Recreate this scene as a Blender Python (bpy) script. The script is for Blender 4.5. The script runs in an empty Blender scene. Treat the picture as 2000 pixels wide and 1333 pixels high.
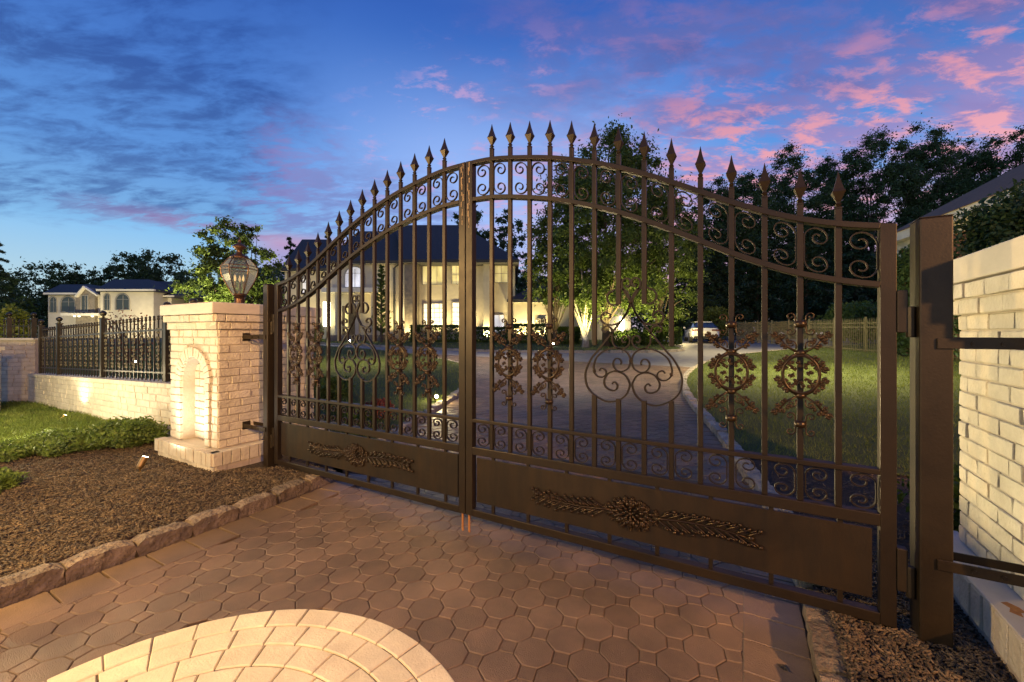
import bpy, math, random
import numpy as np
from mathutils import Vector, Matrix, geometry
R = math.radians
rng = np.random.default_rng(7)
random.seed(5)
S = bpy.context.scene
COL = S.collection
TH = math.atan(812 / 1432)
CT, ST = math.cos(TH), math.sin(TH)
FL, HC = 812.0, 1.4

# ---------------------------------------------------------------- surveying helpers (plan distances -> scene coordinates)
def plan(X, Z):
    dx, dz = X + .297, Z - 2.906
    return CT * dx - ST * dz, ST * dx + CT * dz
def at(px, py, Z):
    u, v = plan((px - 1000) / FL * Z, Z)
    return Vector((u, v, HC - (py - 650) / FL * Z))
def sm(x):
    x = np.clip(x, 0, 1); return x * x * (3 - 2 * x)
def T(u, v):
    u = np.asarray(u, float); v = np.asarray(v, float)
    q = v * CT - u * ST
    z = .027 * np.clip(q - .8, 0, 29) * sm(v / 3)
    return z + np.where(v > 0, .04 * np.clip(u - 1.8, 0, 6) * np.clip(v / 4, 0, 1), 0)
def inpoly(x, y, poly):
    x = np.asarray(x, float); y = np.asarray(y, float)
    r = np.zeros(x.shape, bool); n = len(poly)
    for i in range(n):
        x1, y1 = poly[i]; x2, y2 = poly[(i + 1) % n]
        c = ((y1 > y) != (y2 > y)) & (x < (x2 - x1) * (y - y1) / (y2 - y1 + 1e-12) + x1)
        r ^= c
    return r

# ---------------------------------------------------------------- object helpers
def tag(o, label=None, cat=None, group=None, kind=None):
    if label: o['label'] = label
    if cat: o['category'] = cat
    if group: o['group'] = group
    if kind: o['kind'] = kind
    return o
def empty(name, loc, label=None, cat=None, group=None, rz=0):
    o = bpy.data.objects.new(name, None); COL.objects.link(o)
    o.location = loc; o.rotation_euler = (0, 0, rz); o.empty_display_size = .1
    return tag(o, label, cat, group)
def link(name, me, parent=None, loc=(0, 0, 0)):
    o = bpy.data.objects.new(name, me); COL.objects.link(o)
    o.parent = parent; o.location = loc
    return o
def npmesh(name, V, F, mat, smooth=False):
    V = np.asarray(V, np.float32); F = np.asarray(F, np.int32); k = F.shape[1]
    me = bpy.data.meshes.new(name)
    me.vertices.add(len(V)); me.vertices.foreach_set('co', V.ravel())
    me.loops.add(F.size); me.loops.foreach_set('vertex_index', F.ravel())
    me.polygons.add(len(F)); me.polygons.foreach_set('loop_start', np.arange(0, F.size, k, dtype=np.int32))
    me.polygons.foreach_set('loop_total', np.full(len(F), k, np.int32))
    if smooth: me.polygons.foreach_set('use_smooth', np.ones(len(F), bool))
    me.update(calc_edges=True); me.materials.append(mat)
    return me
def copytree(o, loc, parent=None):
    c = o.copy(); COL.objects.link(c); c.parent = parent; c.location = loc
    for ch in [x for x in bpy.data.objects if x.parent == o]: copytree(ch, ch.location, c)
    return c

class MB:
    def __init__(s): s.v = []; s.f = []
    def add(s, vs, fs):
        b = len(s.v); s.v += [tuple(p) for p in vs]; s.f += [tuple(b + i for i in f) for f in fs]; return s
    def box(s, a, b):
        x0, x1 = sorted((a[0], b[0])); y0, y1 = sorted((a[1], b[1])); z0, z1 = sorted((a[2], b[2]))
        return s.add([(x0, y0, z0), (x1, y0, z0), (x1, y1, z0), (x0, y1, z0), (x0, y0, z1), (x1, y0, z1), (x1, y1, z1), (x0, y1, z1)],
                     [(0, 3, 2, 1), (4, 5, 6, 7), (0, 1, 5, 4), (1, 2, 6, 5), (2, 3, 7, 6), (3, 0, 4, 7)])
    def obox(s, c, ex, ey, ez):
        c, ex, ey, ez = map(Vector, (c, ex, ey, ez))
        P = [c - ex - ey - ez, c + ex - ey - ez, c + ex + ey - ez, c - ex + ey - ez, c - ex - ey + ez, c + ex - ey + ez, c + ex + ey + ez, c - ex + ey + ez]
        return s.add(P, [(0, 3, 2, 1), (4, 5, 6, 7), (0, 1, 5, 4), (1, 2, 6, 5), (2, 3, 7, 6), (3, 0, 4, 7)])
    def bar(s, a, b, w, h, up=(0, 0, 1)):
        a, b = Vector(a), Vector(b); d = (b - a); L = d.length; d.normalize(); up = Vector(up)
        sd = d.cross(up).normalized(); up = sd.cross(d)
        return s.obox((a + b) / 2, d * (L / 2), sd * (w / 2), up * (h / 2))
    def tube(s, pts, r, n=8, cap=True):
        pts = [Vector(p) for p in pts]; m = len(pts)
        rs = r if hasattr(r, '__len__') else [r] * m
        b = len(s.v); up = Vector((0, 0, 1)); prev = None
        for i, p in enumerate(pts):
            d = (pts[min(i + 1, m - 1)] - pts[max(i - 1, 0)])
            d = d.normalized() if d.length > 1e-9 else Vector((0, 0, 1))
            if prev is None:
                prev = d.orthogonal().normalized()
            prev = (prev - d * prev.dot(d)); prev = prev.normalized() if prev.length > 1e-6 else d.orthogonal().normalized()
            bi = d.cross(prev)
            for k in range(n):
                a = 2 * math.pi * k / n
                s.v.append(tuple(p + (prev * math.cos(a) + bi * math.sin(a)) * rs[i]))
        for i in range(m - 1):
            for k in range(n):
                k2 = (k + 1) % n
                s.f.append((b + i * n + k, b + i * n + k2, b + (i + 1) * n + k2, b + (i + 1) * n + k))
        if cap:
            s.f.append(tuple(b + k for k in range(n))[::-1]); s.f.append(tuple(b + (m - 1) * n + k for k in range(n)))
        return s
    def lathe(s, prof, n=16, c=(0, 0, 0), rot=0):
        b = len(s.v)
        for r, z in prof:
            for k in range(n):
                a = 2 * math.pi * k / n + rot
                s.v.append((c[0] + r * math.cos(a), c[1] + r * math.sin(a), c[2] + z))
        for i in range(len(prof) - 1):
            for k in range(n):
                k2 = (k + 1) % n
                s.f.append((b + i * n + k, b + i * n + k2, b + (i + 1) * n + k2, b + (i + 1) * n + k))
        s.f.append(tuple(b + k for k in range(n))[::-1]); s.f.append(tuple(b + (len(prof) - 1) * n + k for k in range(n)))
        return s
    def prism(s, poly, y0, y1, ax='y'):
        # polygon in (x, z) extruded along y
        n = len(poly); b = len(s.v)
        for y in (y0, y1):
            for x, z in poly: s.v.append((x, y, z))
        s.f.append(tuple(b + i for i in range(n))); s.f.append(tuple(b + n + i for i in range(n))[::-1])
        for i in range(n):
            j = (i + 1) % n; s.f.append((b + j, b + i, b + n + i, b + n + j))
        return s
    def ribbon(s, pts, t, d, y=0):
        # flat bar bent in the x-z plane
        m = len(pts); b = len(s.v)
        for i, (x, z) in enumerate(pts):
            p0 = pts[max(i - 1, 0)]; p1 = pts[min(i + 1, m - 1)]
            dx, dz = p1[0] - p0[0], p1[1] - p0[1]; L = math.hypot(dx, dz) or 1
            nx, nz = -dz / L * t / 2, dx / L * t / 2
            s.v += [(x - nx, y - d / 2, z - nz), (x + nx, y - d / 2, z + nz), (x + nx, y + d / 2, z + nz), (x - nx, y + d / 2, z - nz)]
        for i in range(m - 1):
            for k in range(4):
                k2 = (k + 1) % 4
                s.f.append((b + i * 4 + k, b + i * 4 + k2, b + i * 4 + 4 + k2, b + i * 4 + 4 + k))
        s.f.append((b + 3, b + 2, b + 1, b)); e = b + (m - 1) * 4; s.f.append((e, e + 1, e + 2, e + 3))
        return s
    def blob(s, c, ex, ey, ez, n=6, m=4, jit=0.0):
        c, ex, ey, ez = map(Vector, (c, ex, ey, ez)); b = len(s.v)
        s.v.append(tuple(c - ez))
        for i in range(1, m):
            ph = -math.pi / 2 + math.pi * i / m
            for k in range(n):
                a = 2 * math.pi * k / n; q = 1 + random.uniform(-jit, jit)
                s.v.append(tuple(c + (ex * math.cos(a) + ey * math.sin(a)) * math.cos(ph) * q + ez * math.sin(ph)))
        s.v.append(tuple(c + ez)); top = len(s.v) - 1
        for k in range(n):
            k2 = (k + 1) % n
            s.f.append((b, b + 1 + k2, b + 1 + k))
            for i in range(m - 2):
                s.f.append((b + 1 + i * n + k, b + 1 + i * n + k2, b + 1 + (i + 1) * n + k2, b + 1 + (i + 1) * n + k))
            s.f.append((b + 1 + (m - 2) * n + k, b + 1 + (m - 2) * n + k2, top))
        return s
    def xf(s, fn): s.v = [tuple(fn(p)) for p in s.v]; return s
    def mesh(s, name, mat, smooth=False):
        me = bpy.data.meshes.new(name); me.from_pydata(s.v, [], s.f); me.update()
        me.materials.append(mat)
        if smooth: me.shade_smooth()
        return me
    def build(s, name, mat, parent=None, smooth=False, bevel=0, org=None, loc=(0, 0, 0)):
        if org is not None:
            o_ = Vector(org); s.v = [tuple(Vector(p) - o_) for p in s.v]
        o = link(name, s.mesh(name, mat, smooth), parent, loc)
        if bevel:
            md = o.modifiers.new('b', 'BEVEL'); md.width = bevel; md.segments = 2; md.limit_method = 'ANGLE'; md.angle_limit = R(40)
        return o

# ---------------------------------------------------------------- materials
def nt(m): return m.node_tree.nodes, m.node_tree.links
def pm(name, c1, c2=None, scale=6, rough=.7, metal=0, bump=0, bscale=60, island=0, c3=None, rough2=None, coat=0, spec=None, stretch=None, bdist=.01, stain=0, sscale=.9):
    m = bpy.data.materials.new(name); m.use_nodes = True; N, L = nt(m); B = N['Principled BSDF']
    B.inputs['Roughness'].default_value = rough; B.inputs['Metallic'].default_value = metal
    if spec is not None: B.inputs['Specular IOR Level'].default_value = spec
    if coat: B.inputs['Coat Weight'].default_value = coat
    tc = N.new('ShaderNodeTexCoord'); src = tc.outputs['Object']
    if stretch:
        mp = N.new('ShaderNodeMapping'); mp.inputs['Scale'].default_value = stretch; L.new(src, mp.inputs['Vector']); src = mp.outputs['Vector']
    c2 = c2 or c1
    no = N.new('ShaderNodeTexNoise'); no.inputs['Scale'].default_value = scale; no.inputs['Detail'].default_value = 7; no.inputs['Roughness'].default_value = .62
    L.new(src, no.inputs['Vector'])
    rp = N.new('ShaderNodeValToRGB'); rp.color_ramp.elements[0].position = .34; rp.color_ramp.elements[1].position = .68
    rp.color_ramp.elements[0].color = (*c1, 1); rp.color_ramp.elements[1].color = (*c2, 1)
    if c3:
        e = rp.color_ramp.elements.new(.5); e.color = (*c3, 1)
    L.new(no.outputs['Fac'], rp.inputs['Fac']); out = rp.outputs['Color']
    if island:
        g = N.new('ShaderNodeNewGeometry'); hs = N.new('ShaderNodeHueSaturation'); mr = N.new('ShaderNodeMapRange')
        mr.inputs['To Min'].default_value = 1 - island; mr.inputs['To Max'].default_value = 1 + island
        L.new(g.outputs['Random Per Island'], mr.inputs['Value']); L.new(mr.outputs['Result'], hs.inputs['Value']); L.new(out, hs.inputs['Color']); out = hs.outputs['Color']
    if stain:
        n3 = N.new('ShaderNodeTexNoise'); n3.inputs['Scale'].default_value = sscale; n3.inputs['Detail'].default_value = 8; n3.inputs['Roughness'].default_value = .68; n3.inputs['Distortion'].default_value = .6; L.new(tc.outputs['Object'], n3.inputs['Vector'])
        r3 = N.new('ShaderNodeMapRange'); r3.inputs['From Min'].default_value = .36; r3.inputs['From Max'].default_value = .6; r3.inputs['To Min'].default_value = 1 - stain; r3.inputs['To Max'].default_value = 1.06; L.new(n3.outputs['Fac'], r3.inputs['Value'])
        h3 = N.new('ShaderNodeHueSaturation'); L.new(r3.outputs['Result'], h3.inputs['Value']); L.new(out, h3.inputs['Color']); out = h3.outputs['Color']
    L.new(out, B.inputs['Base Color'])
    if rough2 is not None:
        mr = N.new('ShaderNodeMapRange'); mr.inputs['To Min'].default_value = rough; mr.inputs['To Max'].default_value = rough2
        L.new(no.outputs['Fac'], mr.inputs['Value']); L.new(mr.outputs['Result'], B.inputs['Roughness'])
    if bump:
        n2 = N.new('ShaderNodeTexNoise'); n2.inputs['Scale'].default_value = bscale; n2.inputs['Detail'].default_value = 6; L.new(src, n2.inputs['Vector'])
        bp = N.new('ShaderNodeBump'); bp.inputs['Strength'].default_value = bump; bp.inputs['Distance'].default_value = bdist
        L.new(n2.outputs['Fac'], bp.inputs['Height']); L.new(bp.outputs['Normal'], B.inputs['Normal'])
    return m
def emis(name, c, s, var=0):
    m = bpy.data.materials.new(name); m.use_nodes = True; N, L = nt(m); B = N['Principled BSDF']
    B.inputs['Base Color'].default_value = (*[min(x, .8) for x in c], 1); B.inputs['Emission Color'].default_value = (*c, 1); B.inputs['Emission Strength'].default_value = s
    if var:
        tc = N.new('ShaderNodeTexCoord'); mp = N.new('ShaderNodeMapping'); mp.inputs['Scale'].default_value = (1, 1, .35); no = N.new('ShaderNodeTexNoise'); no.inputs['Scale'].default_value = var; no.inputs['Detail'].default_value = 4
        L.new(tc.outputs['Object'], mp.inputs[0]); L.new(mp.outputs[0], no.inputs['Vector']); mr = N.new('ShaderNodeMapRange'); mr.inputs['From Min'].default_value = .35; mr.inputs['From Max'].default_value = .65
        mr.inputs['To Min'].default_value = s * .35; mr.inputs['To Max'].default_value = s * 1.2; L.new(no.outputs['Fac'], mr.inputs['Value']); L.new(mr.outputs[0], B.inputs['Emission Strength'])
    return m
def leafm(name, c1, c2, scale=1.5, tr=.25):
    m = pm(name, c1, c2, scale, rough=.55, island=.45, spec=.3)
    N, L = nt(m); B = N['Principled BSDF']; out = [n for n in N if n.type == 'OUTPUT_MATERIAL'][0]
    t = N.new('ShaderNodeBsdfTranslucent'); mx = N.new('ShaderNodeMixShader'); mx.inputs[0].default_value = tr
    t.inputs['Color'].default_value = (c2[0] * 1.5, c2[1] * 1.6, c2[2], 1)
    L.new(B.outputs[0], mx.inputs[1]); L.new(t.outputs[0], mx.inputs[2]); L.new(mx.outputs[0], out.inputs['Surface'])
    return m

M = {}
M['metal'] = pm('bronze_paint', (.030, .019, .008), (.020, .013, .006), 5, rough=.3, metal=.35, bump=.2, bscale=160, rough2=.6, bdist=.003, stain=.35, sscale=2.2)
M['panel'] = pm('kick_panel_paint', (.038, .024, .011), (.02, .014, .007), 3, rough=.3, metal=.35, bump=.25, bscale=90, rough2=.62, bdist=.003, stain=.45, sscale=1.6, stretch=(5, 5, .8))
M['metal_post'] = pm('bronze_post_paint', (.036, .024, .011), (.025, .018, .009), 3, rough=.28, metal=.35, bump=.2, bscale=120, rough2=.58, bdist=.003, stain=.4, sscale=3)
M['orn'] = pm('cast_bronze_paint', (.052, .031, .014), (.026, .017, .009), 30, rough=.32, metal=.55, bump=.3, bscale=150, bdist=.003)
M['wear'] = pm('worn_paint_primer', (.38, .27, .14), (.2, .12, .06), 60, rough=.6)
M['blackiron'] = pm('black_iron', (.03, .025, .017), (.05, .04, .025), 12, rough=.32, metal=.5)
M['brickpaint'] = pm('painted_brick', (.58, .52, .41), (.49, .43, .33), 9, rough=.6, bump=.7, bscale=48, island=.07, bdist=.012, stain=.13, sscale=4)
M['brickcore'] = pm('painted_mortar', (.46, .4, .32), (.38, .33, .26), 9, rough=.8, bump=.6, bscale=60)
M['cap'] = pm('limestone_cap', (.56, .5, .42), (.47, .42, .35), 5, rough=.55, bump=.25, bscale=50, stretch=(1, 1, 3), bdist=.004)
M['joint'] = pm('paver_joint_sand', (.16, .12, .075), (.08, .06, .04), 25, rough=.9, bump=.5, bscale=90)
M['paver'] = pm('octagon_paver', (.225, .15, .098), (.15, .105, .072), 3, rough=.33, bump=.9, bscale=240, island=.15, rough2=.62, bdist=.006, stain=.34)
M['border'] = pm('border_paver', (.225, .155, .10), (.155, .11, .075), 4, rough=.42, bump=.6, bscale=150, island=.1, bdist=.006, stain=.35)
M['cream'] = pm('cream_paver', (.84, .74, .50), (.72, .62, .42), 6, rough=.6, bump=.6, bscale=110, island=.06, bdist=.006, stain=.14, sscale=3)
M['fardrive'] = pm('inner_drive_paving', (.27, .26, .25), (.19, .18, .175), 3, rough=.6, bump=.8, bscale=7, island=0)
M['kerb'] = pm('rough_granite_kerb', (.24, .185, .125), (.10, .078, .055), 14, rough=.75, bump=1, bscale=42, island=.2, c3=(.17, .13, .09), bdist=.03)
M['mulch'] = pm('mulch_chips', (.05, .036, .022), (.15, .108, .062), 9, rough=.85, island=.5)
M['mulchbase'] = pm('mulch_soil', (.03, .02, .012), (.07, .046, .028), 30, rough=.95, bump=1, bscale=70, bdist=.03)
M['soil'] = pm('ground_soil', (.03, .04, .015), (.05, .06, .02), 8, rough=.95, bump=.6, bscale=30)
M['grass'] = leafm('grass_blades', (.06, .10, .014), (.17, .20, .045), 2.4, .25)
M['grassbase'] = pm('lawn_base', (.045, .065, .012), (.075, .10, .02), 3, rough=.95, bump=1, bscale=60, bdist=.03)
M['leafmid'] = leafm('leaf_mid_green', (.05, .085, .018), (.10, .14, .03))
M['leafdark'] = leafm('leaf_dark_green', (.03, .06, .024), (.065, .11, .036), .8, .2)
M['leafcon'] = leafm('needle_dark_green', (.022, .046, .02), (.045, .08, .03), .8, .1)
M['leafred'] = leafm('leaf_red', (.16, .03, .02), (.25, .06, .04))
M['leafgold'] = leafm('leaf_yellow_green', (.12, .15, .02), (.2, .22, .04))
M['leafjun'] = leafm('juniper_green', (.07, .12, .02), (.15, .2, .05), 5)
M['hedge'] = leafm('hedge_green', (.035, .07, .012), (.08, .12, .02), 3)
M['bark'] = pm('bark', (.12, .09, .06), (.05, .038, .028), 5, rough=.9, bump=1, bscale=14, stretch=(4, 4, 1), bdist=.04)
M['barkpale'] = pm('pale_bark', (.42, .39, .34), (.2, .17, .14), 4, rough=.8, bump=.6, bscale=12, stretch=(3, 3, 1), bdist=.03)
M['stucco'] = pm('cream_stucco', (.56, .5, .37), (.47, .42, .31), 2, rough=.8, bump=.4, bscale=25)
M['stuccofar'] = pm('buff_stucco', (.62, .56, .42), (.52, .47, .35), 1.2, rough=.8, bump=.3, bscale=15)
M['trim'] = pm('white_trim', (.72, .68, .56), (.62, .58, .47), 3, rough=.5)
M['grey_trim'] = pm('grey_frame', (.3, .28, .24), None, 3, rough=.5)  # grey paint of the window frames and glazing bars
M['roof'] = pm('dark_shingle', (.030, .029, .030), (.048, .046, .046), 6, rough=.8, bump=.7, bscale=9, stretch=(1, 1, 6), bdist=.05)
M['roofbrown'] = pm('brown_shingle', (.24, .135, .07), (.17, .095, .05), 8, rough=.85, bump=.6, bscale=12, bdist=.03)
M['glassdark'] = pm('dark_window_glass', (.035, .04, .035), None, 1, rough=.08, spec=.6)
M['winwarm'] = emis('lit_window_warm', (1, .76, .34), .5, 2.2)
M['winbright'] = emis('lit_window_bright', (1, .9, .64), .95, 2.6)
M['winpale'] = emis('lit_window_blind', (.9, .9, .95), .7, 1.2)
M['strip'] = emis('strip_light', (1, .93, .62), 7)
M['lens'] = emis('spot_lens', (1, .93, .7), 90)
M['lenssoft'] = emis('spot_lens_soft', (1, .95, .8), 12)
M['brass'] = pm('brass_fixture', (.42, .27, .11), (.3, .18, .07), 20, rough=.3, metal=.9)
M['copper'] = pm('aged_copper', (.12, .062, .036), (.07, .038, .026), 18, rough=.4, metal=.75, bump=.2, bscale=90, bdist=.002)
M['carpaint'] = pm('white_car_paint', (.75, .74, .7), None, 1, rough=.2, coat=.6)
M['carglass'] = pm('car_glass', (.02, .03, .05), None, 1, rough=.05)
M['tyre'] = pm('tyre', (.02, .02, .02), None, 1, rough=.8)
M['rim'] = pm('alloy_rim', (.4, .4, .42), None, 1, rough=.3, metal=1)
M['taillight'] = pm('tail_light', (.12, .01, .01), None, 1, rough=.15)
M['flame'] = emis('bulb_glow', (1, .72, .4), .35)
M['ivory'] = pm('candle_sleeve', (.12, .1, .09), None, 1, rough=.5)
M['gatebrick'] = pm('red_house_brick', (.30, .12, .06), (.2, .085, .05), 12, rough=.85, bump=.6, bscale=20)
M['rust'] = pm('rust', (.42, .19, .05), (.22, .09, .03), 40, rough=.9)  # rust tone; on the drop bolts its orange also stands for lamp light
M['stone'] = pm('field_stone', (.26, .22, .16), (.13, .12, .1), 3, rough=.85, bump=.8, bscale=5, bdist=.05, c3=(.2, .17, .13))
def glass():
    m = bpy.data.materials.new('lantern_glass'); m.use_nodes = True; N, L = nt(m); N.clear()
    o = N.new('ShaderNodeOutputMaterial'); t = N.new('ShaderNodeBsdfTransparent'); g = N.new('ShaderNodeBsdfGlossy'); d = N.new('ShaderNodeBsdfTranslucent')
    g.inputs['Roughness'].default_value = .22; g.inputs['Color'].default_value = (.6, .6, .55, 1); d.inputs['Color'].default_value = (.8, .78, .68, 1)
    t.inputs['Color'].default_value = (.94, .93, .88, 1)
    lw = N.new('ShaderNodeLayerWeight'); lw.inputs['Blend'].default_value = .22
    m1 = N.new('ShaderNodeMixShader'); m2 = N.new('ShaderNodeMixShader'); m2.inputs[0].default_value = .26
    L.new(lw.outputs['Fresnel'], m1.inputs[0]); L.new(t.outputs[0], m1.inputs[1]); L.new(g.outputs[0], m1.inputs[2])
    L.new(m1.outputs[0], m2.inputs[1]); L.new(d.outputs[0], m2.inputs[2]); L.new(m2.outputs[0], o.inputs['Surface'])
    return m
M['glass'] = glass()

# ---------------------------------------------------------------- ground, paths, kerbs
LP = [(-1.66, -7), (-1.63, -1.8), (-1.64, -.9), (-1.68, -.1), (-1.78, .5), (-2.2, 1.21), (-2.6, 2.27), (-2.86, 3.02), (-3.44, 4.52), (-4.0, 5.45), (-4.72, 6.53),
      (-5.81, 7.85), (-6.5, 8.8), (-7.01, 9.2), (-8.15, 9.9), (-10.8, 11.2), (-13.48, 12.2), (-17, 12.9), (-24, 13.5), (-34, 13.6)]
RP = [(2.0, -7), (2.0, -.2), (1.98, .6), (1.87, 1.5), (1.63, 2.52), (1.47, 3.32), (1.2, 4.29), (.89, 5.41), (.6, 6.7), (.4, 7.9), (.28, 9.2), (.25, 10.6), (.33, 13.0),
      (.66, 15.3), (1.3, 17.7), (2.1, 19.6), (4.0, 22.5), (7, 26)]
IS = [(-40, 15.2), (-23.9, 15.04), (-19, 15.0), (-12.33, 14.5), (-9.87, 14.5), (-5.91, 15.94), (-3.2, 17.4), (-1.9, 18.5), (-1.25, 19.6), (-1.2, 21), (-2.0, 23), (-5.0, 26.6), (-14, 34), (-40, 50)]
def resample(path, step):
    P = [np.array(p, float) for p in path]; out = [P[0]]; carry = 0
    for a, b in zip(P[:-1], P[1:]):
        L = np.linalg.norm(b - a); d = step - carry
        while d <= L:
            out.append(a + (b - a) * d / L); d += step
        carry = L - (d - step)
    return out
def smooth_path(path, it=2):
    P = [np.array(p, float) for p in path]
    for _ in range(it):
        Q = [P[0]]
        for a, b in zip(P[:-1], P[1:]): Q += [a * .75 + b * .25, a * .25 + b * .75]
        Q.append(P[-1]); P = Q
    return [tuple(p) for p in P]
LPs, RPs = smooth_path(LP), smooth_path(RP)
leftlawn = [p for p in LPs if p[1] > .9] + [(-34, 1.2), (-3.85, 1.2), (-3.7, .9)]
rightlawn = [p for p in RPs if p[1] > 2.6] + [(18, 44), (22, 2.7)]
rightbed = [p for p in RPs if -.4 < p[1] < 3.0] + [(9, 3.0), (9, -.4)]

def grid(name, us, vs, zf, mat, kind='structure'):
    U, V = np.meshgrid(us, vs); Z = zf(U, V); n = len(us)
    P = np.stack([U, V, Z], -1).reshape(-1, 3)
    i = np.arange((len(vs) - 1) * n).reshape(-1, n)[:, :-1].ravel()
    F = np.stack([i, i + 1, i + n + 1, i + n], 1)
    o = link(name, npmesh(name, P, F, mat)); return tag(o, kind=kind)
us = np.concatenate([np.linspace(-160, -20, 20), np.linspace(-18, 12, 61), np.linspace(15, 160, 20)])
vs = np.concatenate([np.linspace(-12, -2, 6), np.linspace(-1.5, 30, 64), np.linspace(34, 200, 24)])
grid('ground', us, vs, lambda u, v: T(u, v) - .05, M['soil'])
def polysheet(name, poly, zf, mat, step=.4, kind='structure'):
    P = [Vector(p) for p in poly]
    xs = [p[0] for p in poly]; ys = [p[1] for p in poly]
    U, V = np.meshgrid(np.arange(min(xs), max(xs), step), np.arange(min(ys), max(ys), step))
    U = U.ravel() + rng.uniform(-.1, .1, U.size) * step; V = V.ravel() + rng.uniform(-.1, .1, V.size) * step
    k = inpoly(U, V, poly); pts = P + [Vector((a, b)) for a, b in zip(U[k], V[k])]
    r = geometry.delaunay_2d_cdt(pts, [], [list(range(len(P)))], 1, 1e-4)
    vv = np.array([(p.x, p.y) for p in r[0]]); z = zf(vv[:, 0], vv[:, 1])
    me = bpy.data.meshes.new(name); me.from_pydata([(a, b, c) for (a, b), c in zip(vv, z)], [], [tuple(f) for f in r[2]]); me.materials.append(mat); me.update()
    o = link(name, me); return tag(o, kind=kind)
# driveway bed under the pavers
drive = LPs + [(-34, 15.2)] + [p for p in IS[1:10]] + [(-1.25, 19.6), (-1.2, 21), (-2.0, 23), (-5.0, 26.6), (-9, 32), (-2, 36), (12, 36)] + RPs[::-1]
polysheet('driveway', drive, lambda u, v: T(u, v) + .002, M['joint'], .5)
far_drive = [p for p in drive if p[1] > 11.8]
_l = [p for p in LPs if p[1] > 11.8]
polysheet('inner_driveway', [(-10.9, 11.3)] + [p for p in LPs if p[1] > 11.3] + [(-34, 15.2)] + IS[1:10] + [(-2.0, 23), (-5.0, 26.6), (-9, 32), (-2, 36), (12, 36)] + [p for p in RPs[::-1] if p[1] > 11.6],
          lambda u, v: T(u, v) + .010, M['fardrive'], .6)
polysheet('left_lawn_bed', leftlawn, lambda u, v: T(u, v) + .085, M['grassbase'], .6)
polysheet('right_lawn_bed', rightlawn, lambda u, v: T(u, v) + .085, M['grassbase'], .6)
polysheet('right_soil_bed', rightbed, lambda u, v: T(u, v) + .07, M['mulchbase'], .3)
polysheet('island_lawn_bed', IS, lambda u, v: T(u, v) + .10, M['grassbase'], 1.0)

# octagon pavers
def tiles(cx, cy, shapes, zf, name, mat, ch=.0045, th=.011):
    V = []; F = []
    for (x, y, poly) in shapes:
        n = len(poly); b = len(V); z = float(zf(x, y)) + random.uniform(-.0012, .0012); tx = random.uniform(-.004, .004); ty = random.uniform(-.004, .004)
        for px_, py_ in poly:
            V.append((x + px_, y + py_, z - .01))
        for px_, py_ in poly:
            V.append((x + px_, y + py_, z + th - ch * .7 + px_ * tx + py_ * ty))
        for px_, py_ in poly:
            L = math.hypot(px_, py_); k = max(0.2, (L - ch) / L)
            V.append((x + px_ * k, y + py_ * k, z + th + px_ * tx + py_ * ty))
        for i in range(n):
            j = (i + 1) % n
            F.append((b + i, b + j, b + n + j, b + n + i)); F.append((b + n + i, b + n + j, b + 2 * n + j, b + 2 * n + i))
        F.append(tuple(b + 2 * n + i for i in range(n)))
    me = bpy.data.meshes.new(name); me.from_pydata(V, [], F); me.materials.append(mat); me.update()
    return tag(link(name, me), kind='structure')
p = .166; g = .0034; ang0 = R(12.2)
octR = (p / 2 - g / 2) / math.cos(math.pi / 8)
lat = ang0 + R(45)
OC = [(octR * math.cos(lat + math.pi / 8 + k * math.pi / 4), octR * math.sin(lat + math.pi / 8 + k * math.pi / 4)) for k in range(8)]
sq = p * (math.sqrt(2) - 1) / 2 * 1.0 - g * .25
SQ = [(sq * math.sqrt(2) * math.cos(ang0 + R(45) + k * math.pi / 2), sq * math.sqrt(2) * math.sin(ang0 + R(45) + k * math.pi / 2)) for k in range(4)]
CC, CR = (.25, -1.95), .99
def in_drive(u, v, m=.0):
    if not (-3.2 < v < 12.2): return False
    if (u - CC[0]) ** 2 + (v - CC[1]) ** 2 < (CR - .05) ** 2: return False
    if v < 1.2: return -1.36 < u < 1.76
    return bool(inpoly([u], [v], drive)[0])
shp = []
e1 = (math.cos(lat) * p, math.sin(lat) * p); e2 = (-math.sin(lat) * p, math.cos(lat) * p)
for i in range(-70, 110):
    for j in range(-70, 110):
        x = e1[0] * i + e2[0] * j; y = e1[1] * i + e2[1] * j
        if y < -3.2 or y > 12.2 or x < -12 or x > 2.2: continue
        if in_drive(x, y): shp.append((x, y, OC))
        x += (e1[0] + e2[0]) / 2; y += (e1[1] + e2[1]) / 2
        if in_drive(x, y): shp.append((x, y, SQ))
tiles(0, 0, shp, lambda x, y: T(x, y) + .006, 'octagon_paving', M['paver'])
# border slabs along the kerbs
def border(side):
    sh = []
    path = [p_ for p_ in (LPs if side < 0 else RPs) if p_[1] < 9]
    pts = resample(path, .205)
    for a, b in zip(pts[:-1], pts[1:]):
        if a[1] < -3.4: continue
        d = (b - a) / np.linalg.norm(b - a); n = np.array([-d[1], d[0]]) * (-side) * -1
        n = np.array([d[1], -d[0]]) * (1 if side < 0 else -1)
        c = (a + b) / 2 + n * (.06 + .135)
        hw, hl = .125, .098
        q = [(-hl * d[0] - hw * n[0], -hl * d[1] - hw * n[1]), (hl * d[0] - hw * n[0], hl * d[1] - hw * n[1]), (hl * d[0] + hw * n[0], hl * d[1] + hw * n[1]), (-hl * d[0] + hw * n[0], -hl * d[1] + hw * n[1])]
        if (q[0][0] * q[1][1] - q[0][1] * q[1][0]) < 0: q = q[::-1]
        sh.append((c[0], c[1], q))
    tiles(0, 0, sh, lambda x, y: T(x, y) + .0095, 'border_paving', M['border'])
border(-1); border(1)
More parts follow.
